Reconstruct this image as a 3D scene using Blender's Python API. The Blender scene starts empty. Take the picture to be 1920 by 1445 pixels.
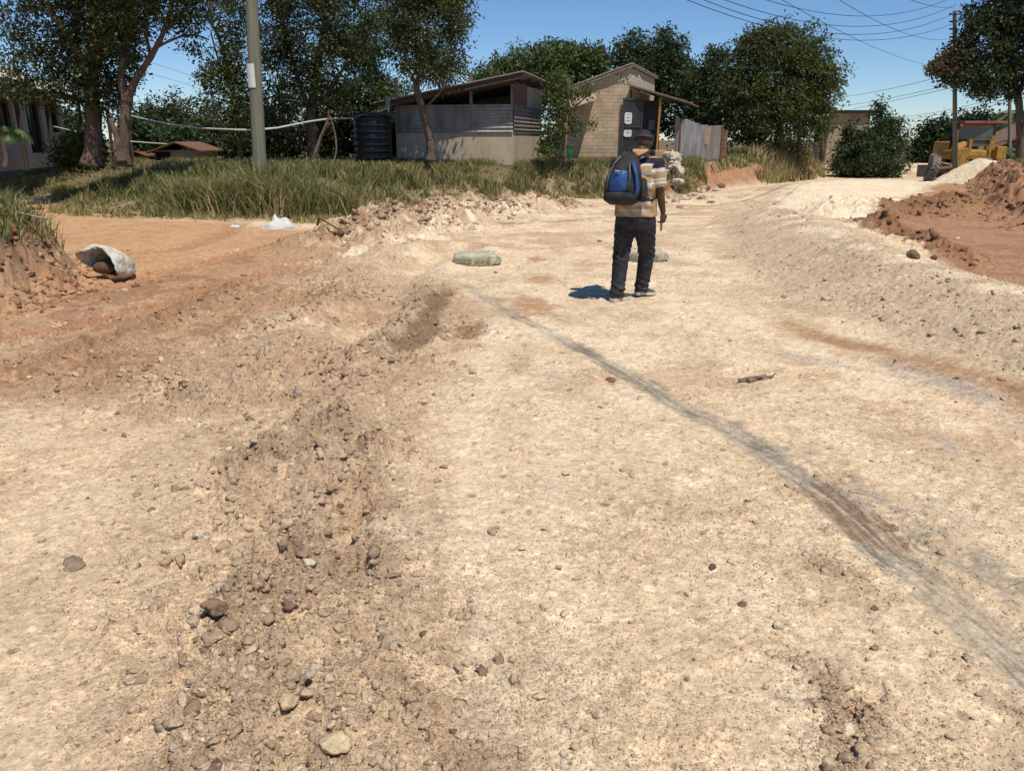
import bpy, bmesh, math, random
import numpy as np
from mathutils import Vector, Matrix
R = math.radians
random.seed(7); rng = np.random.default_rng(11)
scene = bpy.context.scene
COL = scene.collection

# ------------------------------------------------------------ camera
CAMZ = 1.65; FPX = 1500.0; PITCH = R(17.05)
cam_d = bpy.data.cameras.new('camera'); cam = bpy.data.objects.new('camera', cam_d); COL.objects.link(cam)
cam.location = (0, 0, CAMZ); cam.rotation_euler = (math.pi/2-PITCH, 0, 0)
cam_d.sensor_fit = 'HORIZONTAL'; cam_d.sensor_width = 36; cam_d.lens = 36*FPX/1920
cam_d.clip_start = 0.05; cam_d.clip_end = 6000
scene.camera = cam
# ------------------------------------------------------------ light
SUN_EL, SUN_AZ = R(64), R(149)          # azimuth clockwise from +Y
sdir = Vector((math.sin(SUN_AZ)*math.cos(SUN_EL), math.cos(SUN_AZ)*math.cos(SUN_EL), math.sin(SUN_EL)))
world = bpy.data.worlds.new('World'); scene.world = world; world.use_nodes = True
wn = world.node_tree; bg = wn.nodes['Background']
sky = wn.nodes.new('ShaderNodeTexSky'); sky.sky_type = 'NISHITA'; sky.sun_disc = False
sky.sun_elevation = SUN_EL; sky.sun_rotation = SUN_AZ
sky.air_density = 1.0; sky.dust_density = 0.05; sky.ozone_density = 5.0; sky.altitude = 1500
hs = wn.nodes.new('ShaderNodeHueSaturation'); hs.inputs['Saturation'].default_value = 1.12
wn.links.new(sky.outputs[0], hs.inputs['Color']); tn_ = wn.nodes.new('ShaderNodeMix'); tn_.data_type = 'RGBA'; tn_.blend_type = 'MULTIPLY'; tn_.inputs[0].default_value = 1; tn_.inputs[7].default_value = (.96, .985, 1.03, 1)
wn.links.new(hs.outputs[0], tn_.inputs[6]); wn.links.new(tn_.outputs[2], bg.inputs[0]); bg.inputs[1].default_value = 0.10
sl = bpy.data.lights.new('sun', 'SUN'); sun = bpy.data.objects.new('sun', sl); COL.objects.link(sun)
sl.energy = 4.35; sl.angle = R(0.53); sl.color = (1.0, 0.935, 0.83)
sun.rotation_euler = sdir.to_track_quat('Z', 'Y').to_euler()
scene.view_settings.view_transform = 'Standard'; scene.view_settings.look = 'None'
scene.view_settings.exposure = 0.10; scene.view_settings.gamma = 1.0
scene.cycles.max_bounces = 6; scene.cycles.diffuse_bounces = 3; scene.cycles.transparent_max_bounces = 6

# ------------------------------------------------------------ projection helpers (photo pixel -> place in the world)
cp, sp_ = math.cos(PITCH), math.sin(PITCH)
def ray(px, py):
    a, b = px-960.0, 722.5-py
    return (a, FPX*cp + b*sp_, -FPX*sp_ + b*cp)
def at(px, py, Y):
    r = ray(px, py); k = Y/r[1]
    return Vector((r[0]*k, Y, CAMZ+r[2]*k))
def gw(px, py, z=0.0):
    r = ray(px, py); k = (z-CAMZ)/r[2]
    return (r[0]*k, r[1]*k)
def gpoly(pts, z=0.0): return [gw(p[0], p[1], p[2] if len(p) > 2 else z) for p in pts]

# ------------------------------------------------------------ tagging / meshes
def tag(o, label=None, cat=None, group=None, kind=None):
    if label: o['label'] = label
    if cat: o['category'] = cat
    if group: o['group'] = group
    if kind: o['kind'] = kind
    return o
def empty(name, loc, label, cat, group=None):
    o = bpy.data.objects.new(name, None); COL.objects.link(o); o.location = loc
    o.empty_display_size = 0.2
    return tag(o, label, cat, group)
def root_loc(p):
    v = Vector((0, 0, 0))
    while p is not None: v = v + Vector(p.location); p = p.parent
    return v
def fast_mesh(name, V, faces_flat, loop_totals, smooth=False):
    V = np.asarray(V, dtype=np.float32); me = bpy.data.meshes.new(name)
    ff = np.asarray(faces_flat, dtype=np.int32); lt = np.asarray(loop_totals, dtype=np.int32)
    me.vertices.add(len(V)); me.vertices.foreach_set('co', V.ravel())
    me.loops.add(len(ff)); me.loops.foreach_set('vertex_index', ff)
    me.polygons.add(len(lt)); ls = np.concatenate([[0], np.cumsum(lt)[:-1]]).astype(np.int32)
    me.polygons.foreach_set('loop_start', ls); me.polygons.foreach_set('loop_total', lt)
    if smooth: me.polygons.foreach_set('use_smooth', np.ones(len(lt), dtype=bool))
    me.update(calc_edges=True)
    return me
def set_col(me, C, name='Col'):
    a = me.color_attributes.new(name, 'FLOAT_COLOR', 'POINT')
    C = np.asarray(C, dtype=np.float32)
    if C.shape[1] == 3: C = np.concatenate([C, np.ones((len(C), 1), np.float32)], 1)
    a.data.foreach_set('color', C.ravel())
def link(name, me, mat, parent=None, loc=None):
    o = bpy.data.objects.new(name, me); COL.objects.link(o)
    if mat is not None: me.materials.append(mat)
    if parent is not None: o.parent = parent
    if loc is not None: o.location = loc
    return o

def frames(P):
    P = [Vector(p) for p in P]; n = len(P); T = []
    for i in range(n):
        t = (P[min(i+1, n-1)]-P[max(i-1, 0)])
        T.append(t.normalized() if t.length > 1e-9 else Vector((0, 0, 1)))
    up = Vector((0, 0, 1)) if abs(T[0].z) < 0.9 else Vector((0, 1, 0))
    a = (up - T[0]*up.dot(T[0])).normalized(); out = []
    for t in T:
        a = (a - t*a.dot(t)); a = a.normalized() if a.length > 1e-9 else t.orthogonal().normalized()
        out.append((a, t.cross(a)))
    return P, out
class MB:
    def __init__(s, xf=None): s.V = []; s.F = []; s.xf = xf
    def add(s, vs, fs):
        b = len(s.V)
        for v in vs:
            v = Vector(v); s.V.append(s.xf(v) if s.xf else v)
        for f in fs: s.F.append([b+i for i in f])
    def box(s, c, size, rot=None, bev=0.0):
        hx, hy, hz = size[0]/2, size[1]/2, size[2]/2; c = Vector(c)
        if bev > 0:
            b = min(bev, hx*.9, hy*.9, hz*.9); vs = []; 
            bm = bmesh.new(); bmesh.ops.create_cube(bm, size=1.0)
            for v in bm.verts: v.co = Vector((v.co.x*size[0], v.co.y*size[1], v.co.z*size[2]))
            bmesh.ops.bevel(bm, geom=list(bm.edges), offset=b, segments=2, affect='EDGES', profile=0.5)
            bm.verts.index_update()
            vs = [v.co.copy() for v in bm.verts]; fs = [[v.index for v in f.verts] for f in bm.faces]; bm.free()
        else:
            vs = [Vector((x, y, z)) for x in (-hx, hx) for y in (-hy, hy) for z in (-hz, hz)]
            fs = [(0, 1, 3, 2), (4, 6, 7, 5), (0, 4, 5, 1), (2, 3, 7, 6), (0, 2, 6, 4), (1, 5, 7, 3)]
        if rot is not None: vs = [rot @ v for v in vs]
        s.add([c+v for v in vs], fs); return s
    def tube(s, P, rad, seg=8, cap=True):
        P, fr = frames(P); n = len(P)
        if not hasattr(rad, '__len__'): rad = [rad]*n
        vs = []; fs = []
        for i, (p, (a, b)) in enumerate(zip(P, fr)):
            r = rad[i]; ra, rb = (r if hasattr(r, '__len__') else (r, r))
            for k in range(seg):
                t = 2*math.pi*k/seg; vs.append(p + a*(ra*math.cos(t)) + b*(rb*math.sin(t)))
        for i in range(n-1):
            for k in range(seg):
                k2 = (k+1) % seg; fs.append((i*seg+k, i*seg+k2, (i+1)*seg+k2, (i+1)*seg+k))
        if cap: fs.append(list(range(seg))[::-1]); fs.append([(n-1)*seg+k for k in range(seg)])
        s.add(vs, fs); return s
    def rings(s, rg, seg=24, cap=True):     # rg: (x,y,z,rx,ry[,power]) stacked along z
        vs = []; fs = []; n = len(rg)
        for r in rg:
            pw = r[5] if len(r) > 5 else 1.0
            for k in range(seg):
                t = 2*math.pi*k/seg; c_, s_ = math.cos(t), math.sin(t)
                vs.append((r[0]+r[3]*math.copysign(abs(c_)**pw, c_), r[1]+r[4]*math.copysign(abs(s_)**pw, s_), r[2]))
        for i in range(n-1):
            for k in range(seg):
                k2 = (k+1) % seg; fs.append((i*seg+k, i*seg+k2, (i+1)*seg+k2, (i+1)*seg+k))
        if cap: fs.append(list(range(seg))[::-1]); fs.append([(n-1)*seg+k for k in range(seg)])
        s.add(vs, fs); return s
    def ell(s, c, r, rot=None, su=16, sv=10):
        vs = []; fs = []; c = Vector(c)
        for j in range(1, sv):
            ph = math.pi*j/sv
            for i in range(su):
                th = 2*math.pi*i/su
                vs.append(Vector((r[0]*math.sin(ph)*math.cos(th), r[1]*math.sin(ph)*math.sin(th), r[2]*math.cos(ph))))
        vs.append(Vector((0, 0, r[2]))); vs.append(Vector((0, 0, -r[2]))); t, b = len(vs)-2, len(vs)-1
        for j in range(sv-2):
            for i in range(su):
                i2 = (i+1) % su; fs.append((j*su+i, (j+1)*su+i, (j+1)*su+i2, j*su+i2))
        for i in range(su):
            i2 = (i+1) % su; fs.append((t, i, i2)); fs.append((b, (sv-2)*su+i2, (sv-2)*su+i))
        if rot is not None: vs = [rot @ v for v in vs]
        s.add([c+v for v in vs], fs); return s
    def slab(s, pts, n, th):              # polygon thickened along n
        n = Vector(n).normalized()*th; k = len(pts); pts = [Vector(p) for p in pts]
        s.add(pts+[p+n for p in pts], [list(range(k))[::-1], list(range(k, 2*k))] + [(i, (i+1) % k, k+(i+1) % k, k+i) for i in range(k)]); return s
    def corr(s, p0, ex, ey, pitch=0.08, amp=0.011, th=0.006, wob=0.0, seed=0):
        # corrugated sheet: p0 corner, ex across the waves, ey along the waves
        p0, ex, ey = Vector(p0), Vector(ex), Vector(ey); n = ex.cross(ey).normalized()
        nw = max(2, int(ex.length/pitch)); nu = nw*6; rr = random.Random(seed); vs = []; fs = []
        top = [rr.uniform(-wob, wob) for _ in range(nu+1)]
        for side in (0, 1):
            for j in range(2):
                for i in range(nu+1):
                    w = amp*math.sin(2*math.pi*i/6)
                    vs.append(p0+ex*(i/nu)+ey*(j*(1+top[i//12]))+n*(w+side*th))
        m = nu+1
        for i in range(nu):
            fs.append((i, i+1, m+i+1, m+i)); fs.append((2*m+i, 3*m+i, 3*m+i+1, 2*m+i+1))
            fs.append((i, 2*m+i, 2*m+i+1, i+1)); fs.append((m+i, m+i+1, 3*m+i+1, 3*m+i))
        fs.append((0, m, 3*m, 2*m)); fs.append((nu, 2*m+nu, 3*m+nu, m+nu))
        s.add(vs, fs); return s
    def build(s, name, mat, parent=None, smooth=False, loc=None):
        o = root_loc(parent) if parent is not None else (Vector(loc) if loc is not None else Vector((0, 0, 0)))
        me = bpy.data.meshes.new(name); me.from_pydata([v-o for v in s.V], [], s.F); me.update()
        if smooth: me.polygons.foreach_set('use_smooth', [True]*len(me.polygons))
        return link(name, me, mat, parent, loc if parent is None else None)
def remesh(o, voxel, smooth_it=4, post=None):
    m = o.modifiers.new('r', 'REMESH'); m.mode = 'VOXEL'; m.voxel_size = voxel; m.use_smooth_shade = True
    if smooth_it:
        k = o.modifiers.new('s', 'SMOOTH'); k.iterations = smooth_it; k.factor = 0.5
    dg = bpy.context.evaluated_depsgraph_get(); me = bpy.data.meshes.new_from_object(o.evaluated_get(dg))
    mats = list(o.data.materials); o.modifiers.clear(); old = o.data; o.data = me; me.name = old.name+'_m'
    if not me.materials:
        for mm in mats: me.materials.append(mm)
    bpy.data.meshes.remove(old)
    me.polygons.foreach_set('use_smooth', [True]*len(me.polygons))
    if post: post(me)
    return o
def subd(o, lv=1):
    m = o.modifiers.new('s', 'SUBSURF'); m.levels = lv; m.render_levels = lv; return o

# ------------------------------------------------------------ materials
def mat(name, col, rough=0.85, var=0.15, vscale=6.0, col2=None, bump=0.0, bscale=40.0, bdist=0.01, metal=0.0, spec=0.3, streak=None, attr=None, fine=0.0, fscale=120.0):
    m = bpy.data.materials.new(name); m.use_nodes = True; nt = m.node_tree; N = nt.nodes; L = nt.links
    b = N['Principled BSDF']; b.inputs['Roughness'].default_value = rough; b.inputs['Metallic'].default_value = metal
    b.inputs['Specular IOR Level'].default_value = spec
    tc = N.new('ShaderNodeTexCoord'); mp = N.new('ShaderNodeMapping'); L.new(tc.outputs['Object'], mp.inputs[0])
    if streak: mp.inputs['Scale'].default_value = streak
    nz = N.new('ShaderNodeTexNoise'); nz.inputs['Scale'].default_value = vscale; nz.inputs['Detail'].default_value = 8; nz.inputs['Roughness'].default_value = 0.65
    L.new(mp.outputs[0], nz.inputs['Vector'])
    rmp = N.new('ShaderNodeMapRange'); rmp.inputs['From Min'].default_value = 0.3; rmp.inputs['From Max'].default_value = 0.7
    L.new(nz.outputs[0], rmp.inputs[0])
    mx = N.new('ShaderNodeMix'); mx.data_type = 'RGBA'
    c2 = col2 if col2 else tuple(c*(1-2*var) for c in col); c1 = col if col2 else tuple(min(1, c*(1+var)) for c in col)
    mx.inputs[6].default_value = (*c1, 1); mx.inputs[7].default_value = (*c2, 1); L.new(rmp.outputs[0], mx.inputs[0])
    out = mx.outputs[2]
    if attr:
        at_ = N.new('ShaderNodeAttribute'); at_.attribute_name = attr
        m2 = N.new('ShaderNodeMix'); m2.data_type = 'RGBA'; m2.blend_type = 'MULTIPLY'; m2.inputs[0].default_value = 1
        L.new(out, m2.inputs[6]); L.new(at_.outputs[0], m2.inputs[7]); out = m2.outputs[2]
    if fine:
        n3 = N.new('ShaderNodeTexNoise'); n3.inputs['Scale'].default_value = fscale; n3.inputs['Detail'].default_value = 3
        L.new(tc.outputs['Object'], n3.inputs['Vector'])
        r3 = N.new('ShaderNodeMapRange'); r3.inputs['From Min'].default_value = .3; r3.inputs['From Max'].default_value = .7
        r3.inputs['To Min'].default_value = 1-fine; r3.inputs['To Max'].default_value = 1+fine; L.new(n3.outputs[0], r3.inputs[0])
        m3 = N.new('ShaderNodeMix'); m3.data_type = 'RGBA'; m3.blend_type = 'MULTIPLY'; m3.inputs[0].default_value = 1
        L.new(out, m3.inputs[6]); L.new(r3.outputs[0], m3.inputs[7]); out = m3.outputs[2]
    L.new(out, b.inputs['Base Color'])
    if bump:
        n2 = N.new('ShaderNodeTexNoise'); n2.inputs['Scale'].default_value = bscale; n2.inputs['Detail'].default_value = 6
        L.new(tc.outputs['Object'], n2.inputs['Vector'])
        bp = N.new('ShaderNodeBump'); bp.inputs['Strength'].default_value = bump; bp.inputs['Distance'].default_value = bdist
        L.new(n2.outputs[0], bp.inputs['Height']); L.new(bp.outputs[0], b.inputs['Normal'])
    return m
def brick_mat(name, c1, c2, mortar, bw=0.45, bh=0.2, ms=0.012, rough=0.9, axis='xz'):
    m = bpy.data.materials.new(name); m.use_nodes = True; nt = m.node_tree; N = nt.nodes; L = nt.links
    b = N['Principled BSDF']; b.inputs['Roughness'].default_value = rough; b.inputs['Specular IOR Level'].default_value = .15
    tc = N.new('ShaderNodeTexCoord'); sx = N.new('ShaderNodeSeparateXYZ'); cx = N.new('ShaderNodeCombineXYZ')
    L.new(tc.outputs['Object'], sx.inputs[0])
    ad = N.new('ShaderNodeMath'); ad.operation = 'ADD'; L.new(sx.outputs[0], ad.inputs[0]); L.new(sx.outputs[1], ad.inputs[1])
    L.new(ad.outputs[0], cx.inputs[0]); L.new(sx.outputs[2], cx.inputs[1])
    br = N.new('ShaderNodeTexBrick'); br.inputs['Scale'].default_value = 1.0
    br.inputs['Brick Width'].default_value = bw; br.inputs['Row Height'].default_value = bh; br.inputs['Mortar Size'].default_value = ms
    br.inputs['Mortar Smooth'].default_value = .4
    br.inputs['Color1'].default_value = (*c1, 1); br.inputs['Color2'].default_value = (*c2, 1); br.inputs['Mortar'].default_value = (*mortar, 1)
    wn_ = N.new('ShaderNodeTexNoise'); wn_.inputs['Scale'].default_value = 3; wn_.inputs['Detail'].default_value = 8; L.new(tc.outputs['Object'], wn_.inputs['Vector'])
    wr = N.new('ShaderNodeMapRange'); wr.inputs['From Min'].default_value = .3; wr.inputs['From Max'].default_value = .7; wr.inputs['To Min'].default_value = .72; wr.inputs['To Max'].default_value = 1.15
    L.new(wn_.outputs[0], wr.inputs[0])
    dn = N.new('ShaderNodeTexNoise'); dn.inputs['Scale'].default_value = 9; L.new(cx.outputs[0], dn.inputs['Vector'])
    va = N.new('ShaderNodeVectorMath'); va.operation = 'MULTIPLY_ADD'; va.inputs[1].default_value = (.03, .03, 0); L.new(dn.outputs[1], va.inputs[0]); L.new(cx.outputs[0], va.inputs[2])
    L.new(va.outputs[0], br.inputs[0])
    mm = N.new('ShaderNodeMix'); mm.data_type = 'RGBA'; mm.blend_type = 'MULTIPLY'; mm.inputs[0].default_value = 1
    L.new(br.outputs[0], mm.inputs[6]); L.new(wr.outputs[0], mm.inputs[7]); L.new(mm.outputs[2], b.inputs['Base Color'])
    bp = N.new('ShaderNodeBump'); bp.inputs['Strength'].default_value = .6; bp.inputs['Distance'].default_value = .02; bp.invert = True
    ma = N.new('ShaderNodeMath'); ma.operation = 'MULTIPLY_ADD'; ma.inputs[1].default_value = .5; L.new(wn_.outputs[0], ma.inputs[0]); L.new(br.outputs[1], ma.inputs[2])
    L.new(ma.outputs[0], bp.inputs['Height']); L.new(bp.outputs[0], b.inputs['Normal'])
    return m
def grit_mat(name):
    """ground: vertex colour x grains of two sizes, with matching bump"""
    m = bpy.data.materials.new(name); m.use_nodes = True; nt = m.node_tree; N = nt.nodes; L = nt.links
    b = N['Principled BSDF']; b.inputs['Roughness'].default_value = .95; b.inputs['Specular IOR Level'].default_value = .12
    tc = N.new('ShaderNodeTexCoord'); a = N.new('ShaderNodeAttribute'); a.attribute_name = 'Col'
    wv = N.new('ShaderNodeTexNoise'); wv.inputs['Scale'].default_value = 40; wv.inputs['Detail'].default_value = 2; L.new(tc.outputs['Object'], wv.inputs['Vector'])
    wm = N.new('ShaderNodeVectorMath'); wm.operation = 'MULTIPLY_ADD'; wm.inputs[1].default_value = (.012, .012, .012); L.new(wv.outputs[1], wm.inputs[0]); L.new(tc.outputs['Object'], wm.inputs[2])
    pn = N.new('ShaderNodeTexNoise'); pn.inputs['Scale'].default_value = 1.3; pn.inputs['Detail'].default_value = 4; L.new(tc.outputs['Object'], pn.inputs['Vector'])
    pf = N.new('ShaderNodeMapRange'); pf.inputs['From Min'].default_value = .38; pf.inputs['From Max'].default_value = .62; pf.inputs['To Min'].default_value = .25; pf.inputs['To Max'].default_value = 1.0; L.new(pn.outputs[0], pf.inputs[0])
    cur = a.outputs[0]; hsum = None
    for (sc, lo, hi_) in ((75, .87, 1.11), (190, .78, 1.20)):
        v = N.new('ShaderNodeTexVoronoi'); v.inputs['Scale'].default_value = sc; L.new(wm.outputs[0], v.inputs['Vector'])
        sx = N.new('ShaderNodeSeparateColor'); L.new(v.outputs['Color'], sx.inputs[0])
        r = N.new('ShaderNodeMapRange'); r.inputs['To Min'].default_value = lo; r.inputs['To Max'].default_value = hi_; L.new(sx.outputs[0], r.inputs[0])
        mx = N.new('ShaderNodeMix'); mx.data_type = 'RGBA'; mx.blend_type = 'MULTIPLY'; L.new(pf.outputs[0], mx.inputs[0]); L.new(cur, mx.inputs[6]); L.new(r.outputs[0], mx.inputs[7]); cur = mx.outputs[2]
        k = N.new('ShaderNodeMath'); k.operation = 'MULTIPLY'; k.inputs[1].default_value = -1.0*75/sc; L.new(v.outputs['Distance'], k.inputs[0])
        if hsum is None: hsum = k.outputs[0]
        else: s = N.new('ShaderNodeMath'); L.new(hsum, s.inputs[0]); L.new(k.outputs[0], s.inputs[1]); hsum = s.outputs[0]
    n = N.new('ShaderNodeTexNoise'); n.inputs['Scale'].default_value = 28; n.inputs['Detail'].default_value = 9; n.inputs['Roughness'].default_value = .7; L.new(tc.outputs['Object'], n.inputs['Vector'])
    r = N.new('ShaderNodeMapRange'); r.inputs['From Min'].default_value = .3; r.inputs['From Max'].default_value = .7; r.inputs['To Min'].default_value = .80; r.inputs['To Max'].default_value = 1.16; L.new(n.outputs[0], r.inputs[0])
    mx = N.new('ShaderNodeMix'); mx.data_type = 'RGBA'; mx.blend_type = 'MULTIPLY'; mx.inputs[0].default_value = 1; L.new(cur, mx.inputs[6]); L.new(r.outputs[0], mx.inputs[7]); L.new(mx.outputs[2], b.inputs['Base Color'])
    s = N.new('ShaderNodeMath'); s.operation = 'MULTIPLY_ADD'; s.inputs[1].default_value = 2.2; L.new(n.outputs[0], s.inputs[0]); L.new(hsum, s.inputs[2])
    bp = N.new('ShaderNodeBump'); bp.inputs['Strength'].default_value = .55; bp.inputs['Distance'].default_value = .009; L.new(s.outputs[0], bp.inputs['Height']); L.new(bp.outputs[0], b.inputs['Normal'])
    return m
def leaf_mat(name, rough=0.55, trans=0.25):
    m = bpy.data.materials.new(name); m.use_nodes = True; nt = m.node_tree; N = nt.nodes; L = nt.links
    b = N['Principled BSDF']; b.inputs['Roughness'].default_value = rough; b.inputs['Specular IOR Level'].default_value = .25
    a = N.new('ShaderNodeAttribute'); a.attribute_name = 'Col'; L.new(a.outputs[0], b.inputs['Base Color'])
    t = N.new('ShaderNodeBsdfTranslucent'); L.new(a.outputs[0], t.inputs[0])
    mx = N.new('ShaderNodeMixShader'); mx.inputs[0].default_value = trans
    L.new(b.outputs[0], mx.inputs[1]); L.new(t.outputs[0], mx.inputs[2]); L.new(mx.outputs[0], N['Material Output'].inputs[0])
    return m
# ------------------------------------------------------------ noise
def _h(ix, iy, seed):
    with np.errstate(over='ignore'):
        h = (ix.astype(np.int64)*374761393 + iy.astype(np.int64)*668265263 + seed*1442695041) & 0xffffffff
        h = ((h ^ (h >> 13))*1274126177) & 0xffffffff
        h = (h ^ (h >> 16)) & 0xffffffff
    return (h.astype(np.float32)/np.float32(4294967295.0))
def vn(x, y, seed=0):
    xi = np.floor(x); yi = np.floor(y); fx = (x-xi).astype(np.float32); fy = (y-yi).astype(np.float32)
    fx = fx*fx*fx*(fx*(fx*6-15)+10); fy = fy*fy*fy*(fy*(fy*6-15)+10)
    a = _h(xi, yi, seed); b = _h(xi+1, yi, seed); c = _h(xi, yi+1, seed); d = _h(xi+1, yi+1, seed)
    return ((a+(b-a)*fx)*(1-fy) + (c+(d-c)*fx)*fy)*2-1
def fbm(x, y, f, octv=4, seed=0, gain=0.5):
    s = 0; a = 1.0; t = 0
    for o in range(octv):
        ca, sa = math.cos(o*1.1+.3), math.sin(o*1.1+.3)
        s = s + a*vn((x*ca-y*sa)*f, (x*sa+y*ca)*f, seed+o*17); t += a; a *= gain; f *= 2.03
    return s/t
def billow(x, y, f, octv=3, seed=0):
    s = 0; a = 1.0; t = 0
    for o in range(octv):
        ca, sa = math.cos(o*1.3+.7), math.sin(o*1.3+.7)
        s = s + a*(1-2*np.abs(vn((x*ca-y*sa)*f, (x*sa+y*ca)*f, seed+o*13))); t += a; a *= .5; f *= 2.1
    return s/t                       # ridged: sharp creases between round lumps when negated
def pebbles(x, y, cell, seed, dens=0.6, rmin=.2, rmax=.5):
    """domes on a jittered grid: returns height (0..1 * cell) and a tint 0..1"""
    gx = np.floor(x/cell); gy = np.floor(y/cell); H = np.zeros(x.shape, np.float32); T = np.full(x.shape, .5, np.float32)
    for dx in (-1, 0, 1):
        for dy in (-1, 0, 1):
            cx, cy = gx+dx, gy+dy
            px_ = (cx+.15+.7*_h(cx, cy, seed))*cell; py_ = (cy+.15+.7*_h(cx, cy, seed+1))*cell
            r = (rmin+(rmax-rmin)*_h(cx, cy, seed+2)**2)*cell; on = _h(cx, cy, seed+3) < dens
            an = _h(cx, cy, seed+4)*3.14; ca, sa = np.cos(an), np.sin(an)
            ux = (x-px_)*ca+(y-py_)*sa; uy = (-(x-px_)*sa+(y-py_)*ca)*(1+.6*_h(cx, cy, seed+5))
            d2 = 1-(ux*ux+uy*uy)/(r*r)
            h = np.where(on & (d2 > 0), np.minimum(np.sqrt(np.maximum(d2, 0)), .62+.2*ux/r)*r*.85, 0).astype(np.float32)
            up = h > H; T = np.where(up, _h(cx, cy, seed+6), T); H = np.maximum(H, h)
    return H, T
def sst(a, b, x):
    t = np.clip((x-a)/(b-a), 0, 1); return t*t*(3-2*t)
def poly_sd(X, Y, P):
    """signed distance, positive inside"""
    n = len(P); best = np.full(X.shape, 1e9, np.float32); ins = np.zeros(X.shape, bool)
    for i in range(n):
        x0, y0 = P[i]; x1, y1 = P[(i+1) % n]; ex, ey = x1-x0, y1-y0; L2 = ex*ex+ey*ey+1e-12
        t = np.clip(((X-x0)*ex+(Y-y0)*ey)/L2, 0, 1)
        best = np.minimum(best, (X-x0-t*ex)**2+(Y-y0-t*ey)**2)
        if y0 != y1:
            c = ((y0 > Y) != (y1 > Y)) & (X < (x1-x0)*(Y-y0)/(y1-y0)+x0); ins ^= c
    d = np.sqrt(best); return np.where(ins, d, -d)
def line_d(X, Y, P):
    best = np.full(X.shape, 1e9, np.float32); par = np.zeros(X.shape, np.float32)
    for i in range(len(P)-1):
        x0, y0 = P[i]; x1, y1 = P[i+1]; ex, ey = x1-x0, y1-y0
        t = np.clip(((X-x0)*ex+(Y-y0)*ey)/(ex*ex+ey*ey+1e-12), 0, 1)
        d = (X-x0-t*ex)**2+(Y-y0-t*ey)**2
        par = np.where(d < best, i+t, par); best = np.minimum(best, d)
    return np.sqrt(best), par

def line_s(X, Y, P):
    d, par = line_d(X, Y, P); i = np.clip(par.astype(int), 0, len(P)-2); A = np.array(P, np.float32); e = A[i+1]-A[i]
    s = np.sign(e[:, 0]*(Y-A[i][:, 1])-e[:, 1]*(X-A[i][:, 0])); return d, par, d*s
# ------------------------------------------------------------ terrain layout
BANK = [(-18, 27.5), (-60, 45), (-60, 130), (18, 130), (17.5, 62), (16.5, 44), (13.8, 37), (9.6, 31.5), (6.3, 26.2), (5.0, 24.6), (2.7, 24.4), (.6, 23.6), (-1.6, 21.5), (-3.2, 19.4), (-3.9, 17.2), (-6, 17.6), (-8.4, 18.3), (-10.9, 19.6), (-12.8, 22.5)]
MOUND = [(-4.95, 7.5), (-4.85, 9.0), (-5.3, 10.1), (-6.6, 11.6), (-12, 13.0), (-22, 13), (-22, 6), (-8, 6.3)]
RBANK = gpoly([(1806, 345), (1796, 358), (1812, 385), (1850, 412), (1925, 432)])+[(11.5, 12), (15, 9.5), (30, 6), (60, 6), (60, 31), (21, 31.6)]
GRAVEL = gpoly([(1335, 430), (1345, 392), (1430, 365), (1500, 350), (1600, 395), (1560, 430), (1640, 470), (1700, 498), (1800, 525), (1925, 566), (2150, 640), (2200, 800), (1925, 712), (1760, 655), (1600, 600), (1470, 545), (1370, 500)], 0.1)
CREST = [gw(1465, 402, .2), gw(1560, 432, .25), gw(1690, 486, .28), (4.75, 7.6), (4.6, 6.6), (4.5, 5.0), (4.5, 3.5)]
WHITEP = gpoly([(1440, 378), (1500, 350), (1560, 340), (1640, 337), (1740, 345), (1770, 352), (1700, 365), (1660, 392), (1630, 420), (1590, 440), (1570, 412), (1500, 400)], 0.15)
WCREST = [gw(1500, 357, .2), gw(1570, 343, .3), gw(1640, 340, .3), gw(1730, 352, .15)]
SPOIL = [gw(610, 442, .2), gw(700, 420, .25), gw(780, 402, .25), gw(860, 390, .25), gw(940, 384, .2), gw(1040, 380, .15)]
SPOIL2 = [gw(690, 470, .1), gw(760, 440, .1), gw(860, 420, .1), gw(960, 398, .1)]
BROWN = gpoly([(1570, 385), (1640, 372), (1760, 362), (1800, 330), (1925, 400), (2300, 420), (2500, 700), (1925, 556), (1800, 520), (1690, 480), (1640, 455), (1560, 440)], 0.0)
BSP1 = [gw(1585, 392, .2), gw(1640, 383, .3), gw(1700, 382, .3), gw(1790, 375, .3)]
BSP2 = [gw(1640, 425, .15), gw(1700, 440, .2), gw(1770, 466, .2)]
FURROW = [gw(1010, 640, 0), gw(860, 545, 0)]
RUT = [gw(860, 470), gw(790, 490), gw(740, 520), gw(705, 590), gw(640, 640)]
CHURN = gpoly([(860, 540), (905, 600), (870, 680), (800, 760), (760, 900), (800, 1050), (850, 1200), (760, 1500), (200, 1500), (330, 1180), (380, 950), (300, 800), (-100, 760), (-100, 640), (200, 600), (420, 540), (560, 500), (720, 480)])
WHEEL1 = [gw(-60, 610), gw(180, 580), (gw(400, 530)), gw(560, 480)]
RIDGE1 = [gw(-80, 712), gw(60, 690), gw(180, 655), gw(300, 605), gw(400, 565), gw(450, 545)]
STAIN1 = gpoly([(860, 548), (835, 575), (820, 625), (790, 655), (735, 662), (725, 640), (770, 610), (790, 575), (820, 550)])
STAIN2 = gpoly([(900, 600), (905, 625), (875, 640), (845, 635), (855, 612)])
TRACK = [gw(790, 490), gw(870, 533), gw(960, 588), gw(1080, 648), (gw(1190, 708)), gw(1260, 752), gw(1350, 795), gw(1450, 856), gw(1560, 935), gw(1660, 1035), gw(1760, 1105), gw(1850, 1180), gw(1960, 1275)]
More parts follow.
